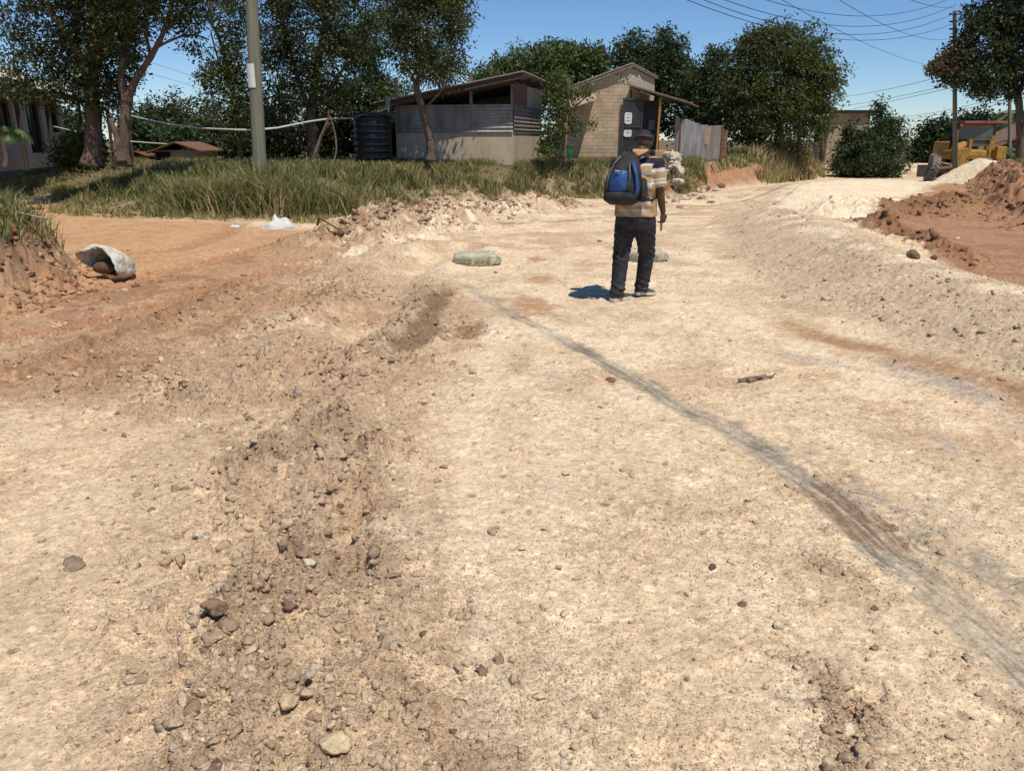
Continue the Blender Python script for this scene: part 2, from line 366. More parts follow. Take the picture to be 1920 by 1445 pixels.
TRACK2 = [gw(1440, 835), gw(1560, 900), gw(1700, 985), gw(1830, 1060), gw(1980, 1150)]
WET = gpoly([(1470, 895), (1560, 905), (1640, 955), (1700, 1000), (1755, 1042), (1690, 1040), (1600, 1010), (1530, 960)])
STREAK = [gw(1480, 610), gw(1560, 640), gw(1650, 662), gw(1760, 690), gw(1860, 725), gw(2000, 790)]
GREY1 = gpoly([(1620, 672), (1690, 672), (1780, 710), (1900, 760), (1990, 820), (1900, 790), (1800, 752), (1700, 715), (1650, 695)])
GREY2 = gpoly([(1390, 652), (1500, 660), (1570, 675), (1620, 692), (1560, 690), (1480, 676)])
GREY3 = gpoly([(1750, 812), (1790, 822), (1820, 852), (1795, 858), (1765, 838)])
GREY4 = gpoly([(1850, 790), (1920, 792), (1990, 820), (1960, 830), (1890, 812)])
PATH = gpoly([(-200, 330), (0, 345), (110, 385), (260, 400), (440, 415), (600, 428), (640, 440), (620, 480), (520, 500), (420, 520), (300, 545), (150, 560), (-100, 620), (-300, 600)], 0.05)
REDS = [(1005, 487, .30), (1012, 524, .34), (1003, 572, .36), (1145, 712, .09)]
CHSPOTS = [(500, 690, .17), (330, 740, .16), (440, 1150, .12), (590, 800, .25), (600, 1080, .25), (480, 860, .2), (700, 640, .2), (620, 655, .18), (1590, 1330, .1)]
RUBR = [gw(1560, 1060), gw(1680, 1120), gw(1780, 1210), gw(1900, 1310), gw(2000, 1400)]
RUBR2 = [gw(1440, 1200), gw(1540, 1270), gw(1600, 1340), gw(1580, 1460)]
BROWNL = [gw(700, 800), gw(690, 930), gw(760, 1080), gw(850, 1250), gw(900, 1460)]
RIDGES = [([gw(720, 660), gw(640, 720), gw(590, 790), gw(540, 850), gw(480, 930), gw(440, 970)], .13), ([gw(365, 1180), gw(450, 1150), gw(545, 1090)], .06), ([gw(850, 545), gw(770, 590), gw(720, 640), gw(680, 700)], .16), ([gw(300, 720), gw(400, 745), gw(480, 690), gw(520, 660)], .12), ([gw(740, 1080), gw(690, 980), gw(700, 880), gw(660, 800)], .06), ([gw(400, 1330), gw(480, 1260), gw(620, 1300)], .05), ([gw(640, 560), gw(560, 600), gw(420, 640)], .14), ([gw(690, 700), gw(640, 800), gw(600, 900), gw(560, 1000), gw(480, 1150), gw(400, 1300), gw(350, 1450)], .15)]
TREADS = [[gw(-60, 565), gw(150, 545), gw(330, 505), gw(450, 475), gw(600, 452)], [gw(-60, 640), gw(150, 606), gw(330, 560), gw(480, 515), gw(640, 480)], [gw(-60, 500), gw(330, 470), gw(420, 440), gw(440, 420)]]
LANES = [[gw(1010, 560), gw(1035, 760), gw(1085, 1480)], [gw(1140, 640), gw(1270, 860), gw(1600, 1480)], [gw(1250, 560), gw(1480, 760), gw(1980, 1090)], [gw(740, 800), gw(735, 900), gw(790, 1100)], [gw(1300, 560), gw(1600, 700), gw(2000, 900)]]
LANE = [gw(930, 600), gw(905, 760), gw(880, 950), gw(900, 1200), gw(960, 1480)]

C_ROAD = (.675, .515, .335); C_TAN = (.47, .335, .21); C_RED = (.33, .165, .082); C_ORG = (.51, .29, .145); C_DARK = (.175, .105, .06)
C_GREY = (.33, .275, .205); C_WHITE = (.74, .605, .42); C_BRN = (.27, .145, .078); C_SOIL = (.17, .125, .07)

def terrain(X, Y, detail=True):
    X = np.asarray(X, np.float32); Y = np.asarray(Y, np.float32)
    w1 = fbm(X, Y, .9, 3, 5); w2 = fbm(X, Y, 3.1, 3, 9)
    H = .035*fbm(X, Y, .22, 2, 1)*sst(2, 12, Y) + .012*w1
    # banks
    db = poly_sd(X, Y, BANK)+w1*.35
    wb = np.interp(X, [-12, -4, 0, 4, 8, 14], [5.0, 3.6, 2.0, 1.7, 1.3, 1.2]).astype(np.float32)
    mb = sst(0, 1, db/wb); H = H + .93*mb + .10*w1*mb*(1-sst(3, 8, db)) + .02*np.clip(db-6, 0, 12)/6*mb
    mbf = sst(-.1, .5, db)
    dm = poly_sd(X, Y, MOUND)+w2*.13; mm = sst(0, .75, dm); H = H+.80*mm
    dr = poly_sd(X, Y, RBANK)+w2*.25; mr = sst(0, 1.3, dr); H = H + .86*mr
    # gravel heaps and spoil
    dg = poly_sd(X, Y, GRAVEL)+w2*.15; mg = sst(-.2, .5, dg)
    dc, _ = line_d(X, Y, CREST); H = H + .29*np.exp(-(dc/.9)**2)*sst(-.6, .5, dg+.4) 
    dw = poly_sd(X, Y, WHITEP)+w2*.4; mw = sst(-.3, .5, dw); dwc, _ = line_d(X, Y, WCREST); H = H + .34*np.exp(-(dwc/1.9)**2)
    ds, _ = line_d(X, Y, SPOIL); ms = np.exp(-(ds/.75)**2); H = H+.36*ms*(1+.6*w1)
    ds2, _ = line_d(X, Y, SPOIL2); ms2 = np.exp(-(ds2/.8)**2); H = H+.13*ms2*(1+.8*w2)
    d1, _ = line_d(X, Y, BSP1); d2, _ = line_d(X, Y, BSP2); mbs = np.maximum(np.exp(-(d1/.9)**2), np.exp(-(d2/.55)**2)); H = H+.34*mbs*(1+.7*w1)
    mbr = sst(-.15, .3, poly_sd(X, Y, BROWN)+w2*.25)*(1-mw)
    # disturbed ground by the road
    mch = sst(-.5, .5, poly_sd(X, Y, CHURN)+w1*.45)
    dru, _ = line_d(X, Y, RUT); H = H - .10*np.exp(-(dru/.28)**2) + .05*np.exp(-((dru-.5)/.2)**2)
    drg, _ = line_d(X, Y, RIDGE1); mrg = np.exp(-(drg/.13)**2); H = H+.07*mrg*(1+.8*w2)
    dwh, _ = line_d(X, Y, WHEEL1)
    st1 = sst(-.05, .08, poly_sd(X, Y, STAIN1)+w2*.08); st2 = sst(-.05, .1, poly_sd(X, Y, STAIN2)+w2*.08); H = H-.05*st1-.03*st2
    mpath = sst(-.4, .5, poly_sd(X, Y, PATH)+w1*.5)*(1-mm)
    dt, pt, dsg = line_s(X, Y, TRACK); tw = np.interp(pt, [0, 2, 6, 9, 12], [.07, .08, .09, .09, .105]).astype(np.float32)
    dt = dt+w2*.045+.02*fbm(X, Y, 9, 2, 77); mt = (1-sst(tw*.5, tw*1.35, dt))*(.55+.45*sst(-.35, .1, fbm(X, Y, 2.4, 3, 78))); H = H-.012*mt
    dt2, _ = line_d(X, Y, TRACK2); mt2 = 1-sst(.07, .2, dt2+w2*.06)
    drb, _ = line_d(X, Y, RUBR); drb2, _ = line_d(X, Y, RUBR2); mrb = np.maximum(np.exp(-(drb/.10)**2), np.exp(-(drb2/.09)**2))*np.clip(.75+1.1*w2, .1, 1); H = H+.010*mrb
    chs = 0
    for (a, b, r) in CHSPOTS:
        x0, y0 = gw(a, b); chs = chs+np.exp(-(((X-x0)**2+(Y-y0)**2)/(r*r)))
    chs = np.clip(chs*(1+.8*w2), 0, 1)
    mrr = 0
    for L_, w_ in RIDGES:
        dl_, _ = line_d(X+.10*w2, Y+.25*w1, L_); mrr = np.maximum(mrr, np.exp(-(dl_/w_)**2))
    H = H + .045*mrr*(.6+.8*w2)
    trd = 0
    for L_ in TREADS:
        dl_, pt_ = line_d(X, Y+.08*w1, L_); trd = np.maximum(trd, np.exp(-(dl_/.22)**4)); 
    H = H - .035*trd
    # small relief
    lm = 0
    for L_ in LANES:
        dl_, _ = line_d(X, Y, L_); lm = np.maximum(lm, np.exp(-(dl_/.11)**2)*.8)
    dlm, _ = line_d(X, Y, LANE); lm = np.maximum(lm, np.exp(-(dlm/.13)**2)); lm = lm*sst(-.5, .1, w2)
    clod = np.clip(mch*.5*(.35+.65*sst(-.15, .1, fbm(X, Y, 1.7, 3, 33))) + ms + .8*ms2 + mbs*1.25 + .9*mrg + .45*mrr + .6*mr*(1-sst(1.3, 2.2, dr)) + mm*(1-sst(.5, 1.2, dm))*1.1 + .3*mg + mrb*.5 + chs*.7, 0, 1.4)
    if not detail:
        return H+.02*clod, dict(bank=mb, db=db, mound=mm, dm=dm, rbank=mr, dr=dr, clod=clod, churn=mch, gravel=mg, spoil=ms, white=mw, brown=mbr, path=mpath, track=mt, rb=mrb, ridge=mrr, spoil2=ms2)
    f1 = fbm(X, Y, 9, 4, 41); 
    rough = .008+.004*w1
    f2 = fbm(X, Y, 38, 3, 43)
    pn = .75*fbm(X*1.9, Y*.8, 1.3, 4, 131)+.5*mrr+.26*f1+.12*f2; crust = sst(.17, .26, pn)*mch*(1-sst(0, .2, .15-np.abs(X+50)))
    pn3 = fbm(X, Y, 4.6, 3, 137)+.35*f1+.15*f2; lump = sst(.36, .46, pn3)*(1-mt)*(1-lm)*(1-mb)
    H = H + .022*crust + .008*lump*(1+2*mch)
    lum = (.26*fbm(X, Y, 2.6, 4, 611)+.20*(-billow(X, Y, 4.2, 3, 615)))
    face = np.clip(mm*(1-sst(.7, 1.5, dm))*1.0+mr*(1-sst(1.1, 2.0, dr))*.8+.5*ms+.25*ms2+.4*mbs+.8*mb*(X > 4.5)*(1-sst(.8, 1.5, db)), 0, 1.5)
    H = H+lum*face + f2*(.0035+.004*np.clip(clod, 0, 1))*(1-mt)
    H = H + clod*(.070*fbm(X, Y, 4.2, 4, 21)+.042*(-billow(X, Y, 7.0, 3, 57))+.020*(-billow(X, Y, 19, 3, 59))) + rough*f1*(1-mt)*(1-.7*lm)*1.1
    P1, T1 = pebbles(X, Y, .16, 301, .16, .10, .34)
    P2, T2 = pebbles(X+.03*w2, Y, .06, 401, .55, .12, .45)
    P3, T3 = pebbles(X, Y, .026, 501, .75, .2, .5)
    near = 1-sst(9, 16, Y)
    rd = 1-np.maximum(np.maximum(mt, st1), lm*.85)
    H = H + np.clip(clod+.30*mg+.25*mbr-.25, 0, 1)*P1*.7 + P2*(.03+.45*np.clip(clod+.7*mg, 0, 1)*.6)*rd*(1-mb*.6) + P3*(.15+.35*mg)*near*rd
    P0, T0 = pebbles(X, Y, .42, 701, .5, .15, .4); H = H + P0*np.clip(ms+ms2*.7+mbs+.5*mm*(dm < 1)+.5*mr*(dr < 1.6)-.25, 0, 1)*.75
    # corrugation left by tyres on the rut side and lengthways wheel smoothing
    lane, _ = line_d(X, Y, LANE); ml = np.exp(-(lane/.12)**2)
    H = H-.008*ml
    tread = np.sin((X*.3+Y)*2*np.pi/.085); mtr = np.exp(-((dru)/.3)**2)+.6*np.exp(-((dwh-.2)/.3)**2); H = H+.007*tread*mtr+.011*trd*np.sin((X*1.0+Y*.35)*2*np.pi/.11+1.5*w2)
    # ---------------- colours
    def lerp(C, c, m):
        m = np.clip(m, 0, 1)[:, None]; return C*(1-m)+np.array(c, np.float32)*m
    n = len(X); C = np.tile(np.array(C_ROAD, np.float32), (n, 1))
    lo = fbm(X, Y, .55, 4, 71); mid = fbm(X, Y, 2.3, 4, 81); hi = fbm(X, Y, 14, 3, 91)
    ang = fbm(X*2.6+Y*.5, Y*.32, 1.4, 4, 95)                      # streaks running with the road
    C = lerp(C, C_WHITE, sst(0, .5, mid+.3*ang)*.5); C = lerp(C, C_TAN, sst(-.05, .55, -mid+.5*lo+.4*ang)*.55); C = lerp(C, C_ORG, sst(.1, .6, lo-.2*mid)*.35)
    fore = 1-sst(3.2, 7.5, Y); C = lerp(C, (.60, .445, .28), fore*(.50+.35*mid))
    C = lerp(C, (.52, .375, .24), mch*(.65+.3*mid)); C = lerp(C, (.40, .27, .165), mch*sst(-.02, .12, -w1*.8+.35*f1+.2*f2+.1*lo)*.7); C = lerp(C, (.51, .37, .24), mrr*sst(-.35, .2, f1+.5*f2)*.65); C = lerp(C, (.42, .295, .19), crust*.7); C = lerp(C, (.44, .315, .20), lump*.4); C = lerp(C, C_RED, mch*sst(.15, .6, lo+.4*mid)*.45)
    dbl, _ = line_d(X, Y, BROWNL); C = lerp(C, (.30, .19, .11), np.exp(-(dbl/.17)**2)*sst(-.3, .25, mid+.5*f1)*.75)
    C = lerp(C, C_WHITE, lm*.5)
    C = lerp(C, (.50, .375, .25), mg*.85); C = lerp(C, C_TAN, mg*sst(0, .5, hi)*.4); 
    C = lerp(C, C_WHITE, mw*.95); C = lerp(C, C_WHITE, np.exp(-((dc+.0)/.5)**2)*mg*sst(-.3, .3, mid)*sst(4.2, 4.9, X)*.9)
    C = lerp(C, C_ORG, mpath*.85); C = lerp(C, C_RED, mpath*sst(.0, .5, mid+.4*hi)*.5); C = lerp(C, C_RED, mpath*sst(21, 26, Y)*.6)
    mud = sst(-.2, .4, .95-np.minimum(dwh, drg)+.3*w2)*(X < -1.2)*(1-mm); C = lerp(C, (.40, .24, .135), mud*.7); C = lerp(C, C_BRN, mud*sst(.05, .2, mid+.4*f1)*.65)
    C = lerp(C, (.40, .20, .10), trd*(X < -1.5)*.6)
    C = lerp(C, C_BRN, np.clip(mrg*1.0, 0, 1)*.7)
    C = lerp(C, C_TAN, (ms+.5*ms2)*.8); C = lerp(C, C_BRN, ms*sst(-.05, .12, w2+.4*f1)*.9); C = lerp(C, C_WHITE, np.clip(ms2*1.2, 0, 1)*sst(-.15, .3, mid)*.8)
    C = lerp(C, (.39, .22, .125), mbr); C = lerp(C, C_BRN, mbr*sst(-.1, .4, mid)*.6); C = lerp(C, (.25, .13, .07), mbs*(mbr > .3)*1.0)
    C = lerp(C, (.17, .095, .055), mm*(1-sst(.8, 1.4, dm))); C = lerp(C, (.30, .155, .085), mm*sst(.1, .3, w2+.3*f1)*.7); C = lerp(C, C_SOIL, mm*sst(.9, 1.5, dm))
    C = lerp(C, (.27, .14, .08), mr); C = lerp(C, (.40, .23, .13), mr*sst(.05, .3, mid+.3*f1)*.6); C = lerp(C, (.15, .085, .055), mr*sst(.05, .3, -mid+.4*f1)*.7); C = lerp(C, C_SOIL, mr*sst(1.3, 2.0, dr))
    C = lerp(C, C_SOIL, mbf*np.clip(.55+.5*mb, 0, 1)*(X < 4)); C = lerp(C, (.36, .20, .11), mbf*(X >= 4)*(1-sst(.9, 1.6, db))); C = lerp(C, C_SOIL, mbf*sst(.8, 1.8, db))
    C = lerp(C, (.22, .19, .15), sst(.3, 0, np.abs(db+.15))*(X < -4)*(X > -9)*.6)
    for (a, b, r) in REDS:
        x0, y0 = gw(a, b); d = np.sqrt(((X-x0)/.8)**2+((Y-y0)/1.7)**2)/r; C = lerp(C, (.42, .22, .11), sst(1.1, .2, d+.5*mid+.3*hi)*.75)
    sn = vn(dsg*55, pt*2.2, 901)+.6*vn(dsg*120, pt*5, 905); C = lerp(C, C_GREY, mt*(.85+.3*mid)*sst(.3, 1.6, pt)); C = lerp(C, (.19, .165, .125), mt*sst(.05, .5, sn)*sst(.3, 2, pt)*.75); C = lerp(C, (.50, .42, .31), mt*sst(.15, .6, -sn)*.75)
    C = lerp(C, (.45, .42, .375), mt*sst(.25, .5, mid)*sst(9.5, 11, pt)*.7)
    C = lerp(C, C_GREY, mt2*sst(-.2, .3, hi+.3*f1)*.8)
    for P_, a in ((GREY1, .95), (GREY2, .7), (GREY3, .8), (GREY4, .85)):
        C = lerp(C, (.385, .345, .295), sst(-.06, .1, poly_sd(X, Y, P_)+w2*.1)*a*(.7+.5*ang))
    dsk, _ = line_d(X, Y, STREAK); C = lerp(C, (.40, .24, .125), np.exp(-((dsk+w2*.12)/.2)**2)*.85); C = lerp(C, C_BRN, np.exp(-((dsk+w2*.1)/.09)**2)*sst(0, .3, mid)*.5)
    C = lerp(C, (.24, .15, .09), sst(-.02, .04, poly_sd(X, Y, WET)+w2*.13+.05*f1)*sst(-.7, .6, sn+.2+mid)*.8)
    C = lerp(C, (.19, .12, .07), st1*.85); C = lerp(C, (.16, .135, .11), st1*sst(0, .3, mid)*.6); C = lerp(C, C_BRN, st2*.8)
    C = lerp(C, (.34, .235, .15), sst(.35, .7, chs+.45*f1+.2*f2)*.7); C = lerp(C, (.38, .265, .165), sst(.30, .75, mrb+.5*f1+.25*f2)*.75)
    C = lerp(C, C_SOIL, sst(60, 90, Y)); C = lerp(C, (.3, .2, .12), sst(-3, -12, Y)*.5)
    # pebble tints and mottling
    C = C*(1+.25*f2)[:, None]
    tn = np.where(P3 > .003, (T3-.5)*.5, 0)*near + np.where(P2 > .006, (T2-.5)*.65, 0) + np.where(P1 > .01, (T1-.5)*.5, 0)*np.clip(clod+mg, 0, 1)
    C = C*np.clip(1+tn+.16*hi+.10*mid, .45, 1.45)[:, None]
    mask = 1-np.clip(mt+st1, 0, 1)
    C = lerp(C, C_WHITE, (T2 > .9)*(P2 > .008)*.45*mask*(1-mbr)*(1-mbf)); C = lerp(C, C_BRN, (T2 < .08)*(P2 > .008)*.35*mask)
    return H, np.clip(C, .02, .85)
def Hs(x, y):
    h, _ = terrain(np.array([x], np.float32), np.array([y], np.float32), False); return float(h[0])

# ------------------------------------------------------------ ground sheet, finest near the camera
Q = 1.0
rows = []; y = 1.42
while y < 38: rows.append(y); y += max(.0026, min(.00047*y*y, .040))/Q
while y < 900: rows.append(y); y *= 1.06
rows = [-60, -30, -15, -8, -4, -2, -1, 0, .6, 1.0, 1.25] + rows + [1500, 3000]
uf = np.arange(-.80, .8001, .0015/Q); gu = [.802]; 
st_ = .0016
while gu[-1] < 2.4: gu.append(gu[-1]+st_); st_ *= 1.018
while gu[-1] < 40: gu.append(gu[-1]*1.09+.004)
us = np.concatenate([-np.array(gu)[::-1], uf, np.array(gu)]).astype(np.float32)
rows = np.array(rows, np.float32); nr, nc = len(rows), len(us)
W = np.maximum(rows, 1.42)[:, None]
GX = (us[None, :]*W).ravel(); GY = np.repeat(rows, nc)
print('ground verts', nr*nc)
GH, GC = terrain(GX, GY)
idx = np.arange(nr*nc, dtype=np.int32).reshape(nr, nc)
fq = np.stack([idx[:-1, :-1], idx[:-1, 1:], idx[1:, 1:], idx[1:, :-1]], -1).reshape(-1, 4)
gme = fast_mesh('ground', np.stack([GX, GY, GH], 1), fq.ravel(), np.full(len(fq), 4), smooth=True)
set_col(gme, GC)
M_ground = grit_mat('dirt')
ground = link('ground', gme, M_ground); tag(ground, kind='structure')
tag(ground, 'pale crushed limestone road with orange dirt verges', 'ground')
del GX, GY, GH, GC, idx, fq

# ------------------------------------------------------------ loose stones (countless) and single rocks
def ico(sd):
    bm = bmesh.new(); bmesh.ops.create_icosphere(bm, subdivisions=sd, radius=1)
    v = np.array([x.co[:] for x in bm.verts], np.float32); f = np.array([[q.index for q in p.verts] for p in bm.faces], np.int32); bm.free(); return v, f
IV1, IF1 = ico(1); IV2, IF2 = ico(2)
def stones(name, X, Y, S, C, mat_, lift=.10, Z=None, tiny=False):
    IV, IF = (IV1, IF1) if tiny else (IV2, IF2)
    n = len(X); Z, LC = terrain(X, Y); mixf = (rng.random((n, 1)) < .72)*.8; C = C*(1-mixf)+LC*rng.uniform(.68, 1.12, (n, 1))*mixf
    sc = rng.uniform(.6, 1.3, (n, 1, 3)).astype(np.float32)*S[:, None, None]; sc[:, :, 2] *= .7
    dr_ = rng.normal(0, 1, (n, 3, 1)).astype(np.float32); jit = 1+rng.uniform(-.26, .26, (n, len(IV), 1)).astype(np.float32); jit *= 1+.28*np.sin(np.matmul(IV[None]*2.6, dr_))
    V = IV[None]*jit*sc; a = rng.uniform(0, 6.28, n).astype(np.float32); ca, sa = np.cos(a)[:, None], np.sin(a)[:, None]
    tl = rng.uniform(-.5, .5, n).astype(np.float32)[:, None]
    x, y, z = V[:, :, 0], V[:, :, 1], V[:, :, 2]; z = z+x*tl
    V = np.stack([x*ca-y*sa+X[:, None], x*sa+y*ca+Y[:, None], z+Z[:, None]+S[:, None]*lift], -1).reshape(-1, 3)
    F = (IF[None]+(np.arange(n)*len(IV))[:, None, None]).reshape(-1)
    me = fast_mesh(name, V, F, np.full(n*len(IF), 3)); set_col(me, np.repeat(C, len(IV), 0))
    return link(name, me, mat_)
M_stone = mat('stone', (1, 1, 1), rough=.93, col2=(.8, .79, .77), vscale=40, bump=.5, bscale=120, bdist=.006, spec=.15, attr='Col')
def scatter(n, ylo, yhi):
    y = 1/rng.uniform(1/yhi, 1/ylo, n); x = rng.normal(0, .55, n).clip(-2, 2)*y; return x.astype(np.float32), y.astype(np.float32)
x, y = scatter(85000, 1.4, 22)
_, mk = terrain(x, y, False)
pr = .08+.8*mk['clod']+.75*mk['gravel']+.35*mk['churn']-.9*mk['track']+.5*mk['rb']; pr = np.where((mk['db'] > .4) | (mk['dm'] > 1.2) | (mk['dr'] > 1.9), 0, pr)
k = rng.random(len(x)) < pr; x, y = x[k], y[k]; mk = {a: b[k] for a, b in mk.items()}
s = (.0018+.0015*rng.pareto(2.1, len(x))).clip(.0018, .013)*(1+.15*y)*(1+.40*mk['clod']+.2*mk['gravel'])
s = np.clip(s, 0, .045).astype(np.float32)
cc = np.tile(np.array([.54, .41, .275]), (len(x), 1)); 
tt = rng.random((len(x), 1)); cc = np.where(tt < .14, [.58, .48, .34], cc); cc = np.where((tt > .72), [.33, .225, .14], cc); cc = np.where(tt > .93, [.19, .125, .08], cc)
br = ((mk['brown']+mk['mound']+mk['rbank']+mk['path']*.7+mk['spoil']*(rng.random(len(x)) < .6)) > .5)[:, None]
cc = np.where(br, np.array([.27, .15, .085])*rng.uniform(.7, 1.4, (len(x), 1)), cc)*rng.uniform(.8, 1.15, (len(x), 1))
tag(stones('loose_gravel', x, y, s, cc.astype(np.float32), M_ground), 'loose gravel and clods strewn over the road', 'gravel', kind='stuff')
def rock(name, px, py, wpx, hpx, col, label, group=None, z=None, Y=None, seed=0, flat=.75, cat='rock'):
    if Y is None: X, Y = gw(px, py, 0)
    else: X = at(px, py, Y).x
    s = wpx/FPX*math.hypot(Y, 1.2)/2; sz = s*flat; rr = random.Random(seed+int(px))
    bm = bmesh.new(); bmesh.ops.create_icosphere(bm, subdivisions=4, radius=1)
    cuts = [(Vector((rr.uniform(-1, 1), rr.uniform(-1, 1), rr.uniform(-.6, 1))).normalized(), rr.uniform(.5, .88)) for _ in range(13)]
    from mathutils import noise as mn
    for v in bm.verts:
        p = v.co.normalized(); r = 1.0
        for nn, d in cuts:
            dd = p.dot(nn)
            if dd > 0.01: r = min(r, d/dd)
        r *= 1+.16*mn.noise(p*2.3+Vector((seed, px, 0)))+.08*mn.noise(p*7+Vector((px, 0, 1)))+.03*mn.noise(p*18+Vector((px, 3, 1)))
        v.co = Vector((p.x*r*s*1.15, p.y*r*s*rr.uniform(.95, .96), p.z*r*sz))
    me = bpy.data.meshes.new(name); bm.to_mesh(me); bm.free(); me.polygons.foreach_set('use_smooth', [True]*len(me.polygons))
    zz = Hs(X, Y) if z is None else z
    m = mat('rock_'+name, col, rough=.93, var=.2, vscale=25, bump=.9, bscale=90, bdist=.008, spec=.15, fine=.15)
    o = link(name, me, m, None, (X, Y, zz+sz*.35)); o.rotation_euler = (rr.uniform(-.15, .15), rr.uniform(-.15, .15), rr.uniform(0, 6.28))
    return tag(o, label, cat, group)
# earth clods on the broken faces, spoil ridges and churned ground
def clods(n, box_, wfn, smin, smax, cols, name, label):
    x = rng.uniform(box_[0], box_[1], n).astype(np.float32); y = rng.uniform(box_[2], box_[3], n).astype(np.float32); Z, mk = terrain(x, y, False)
    k = rng.random(n) < wfn(x, y, mk); x, y, Z = x[k], y[k], Z[k]; m = len(x); s = (smin+(smax-smin)*rng.random(m)**4.2).astype(np.float32)
    c = np.array(cols)[rng.integers(0, len(cols), m)]*rng.uniform(.7, 1.25, (m, 1)); print(name, m)
    tag(stones(name, x, y, s, c.astype(np.float32), M_ground, lift=-.05), label, 'clods', kind='stuff')
BR = [(.22, .12, .07), (.30, .165, .09), (.17, .10, .06), (.36, .23, .14)]
clods(9000, (-9, -4.2, 6.2, 12.5), lambda x, y, k: ((k['dm'] > -.25) & (k['dm'] < 1.0))*.95*sst(-.5, .3, k['dm'])+((k['dm'] <= -.25) & (k['dm'] > -1.2))*.05, .008, .05, BR, 'earth_clods', 'brown earth clods on the face of the left mound')
clods(16000, (9, 22, 13, 32), lambda x, y, k: ((k['dr'] > -.4) & (k['dr'] < 1.5))*.5, .012, .085, BR[:3], 'earth_clods', 'red brown clods on the face of the right cut bank')
clods(13000, (5, 14, 9, 24), lambda x, y, k: np.clip(np.maximum(np.exp(-(line_d(x, y, BSP1)[0]/.8)**2), np.exp(-(line_d(x, y, BSP2)[0]/.5)**2))*1.3-.15, 0, 1)*(k['brown'] > .3), .012, .085, BR[:3], 'earth_clods', 'dark brown clod ridge across the red brown soil at right')
clods(60000, (-5.5, 3, 12.5, 24), lambda x, y, k: np.clip(k['spoil']*1.25-.15+.35*k['spoil2'], 0, 1)*.5*(fbm(x, y, 1.6, 2, 88) > -.15), .012, .075, [(.30, .18, .11), (.38, .26, .16), (.22, .13, .08), (.52, .42, .29)], 'earth_clods', 'brown and pale clods along the spoil ridge below the grass')
clods(60000, (-5, .6, 1.6, 11), lambda x, y, k: np.clip(k['churn']*np.clip(fbm(x, y, 1.6, 4, 131)*1.8+.12, 0, 1)+.5*k['ridge'], 0, 1)*.5, .004, .030, [(.34, .235, .15), (.42, .30, .195), (.27, .18, .115), (.48, .36, .24), (.52, .40, .27)], 'earth_clods', 'small clods in the churned strip left of the road')
x, y = scatter(150000, 1.4, 13); _, mk = terrain(x, y, False)
k = (rng.random(len(x)) < np.clip(.30+.5*fbm(x, y, 1.9, 3, 310)+.4*mk['gravel']+.4*mk['churn']-.6*mk['track'], .05, 1)) & (mk['dm'] < .3); x, y = x[k], y[k]
s = (rng.uniform(.0012, .0030, len(x))*(1+.22*y)).astype(np.float32); cc = np.array([(.62, .50, .35), (.50, .38, .25), (.42, .31, .205), (.46, .345, .225)])[rng.integers(0, 4, len(x))]
tag(stones('fine_gravel', x, y, s, cc, M_ground, lift=.3, tiny=True), 'fine loose grit on the road surface', 'gravel', kind='stuff')
rock('rock', 628, 1398, 70, 60, (.62, .48, .29), 'large yellowish rock half buried at the bottom edge of the road', seed=1, flat=.5)
rock('rock', 560, 742, 34, 24, (.40, .31, .22), 'grey tan boulder lump beside the dark churned hole', seed=2, flat=.8)
rock('rock', 138, 1062, 58, 14, (.28, .205, .14), 'flat long brown stone lying alone on smooth gravel at left', seed=3, flat=.25)
rock('rock', 1391, 1136, 21, 20, (.24, .15, .09), 'round brown stone below the dark clod on the road', seed=4)
rock('rock', 1459, 1174, 24, 20, (.58, .49, .34), 'round cream stone right of the round brown stone', seed=5)
rock('clod', 1336, 1065, 17, 18, (.13, .09, .065), 'small dark earth clod above the round brown stone', seed=6, cat='clod')
rock('rock', 540, 1322, 42, 26, (.55, .42, .26), 'yellow stone in the rubble at bottom left', seed=7)
rock('rock', 424, 1122, 34, 26, (.28, .22, .16), 'grey brown knobbly stone on the churned edge', seed=8, flat=.9)
rock('rock', 408, 1166, 58, 26, (.25, .16, .10), 'long brown clod just below the knobbly grey stone', seed=9, flat=.5, cat='clod')
rock('rock', 372, 1008, 26, 20, (.60, .50, .36), 'pale cream stone on the smooth left gravel', seed=10)
rock('rock', 262, 1280, 46, 22, (.32, .24, .16), 'tan stone with shadowed edge near lower left', seed=11, flat=.5)
rock('rock', 1640, 1142, 20, 18, (.25, .17, .11), 'rounded brown stone next to the dark rubble strip', seed=12)
rock('rock', 552, 1288, 26, 20, (.42, .33, .22), 'round tan stone above the yellow stone', seed=13)
rock('rock', 582, 1284, 20, 20, (.40, .33, .24), 'small round stone beside the round tan stone', seed=14)
rock('rock', 1146, 712, 24, 13, (.22, .12, .08), 'reddish brown clod alone on the pale road', seed=15, flat=.5, cat='clod')
rock('clod', 1712, 476, 30, 14, (.17, .12, .08), 'dark olive clod on the crest of the gravel berm', seed=16, cat='clod', Y=9.7)
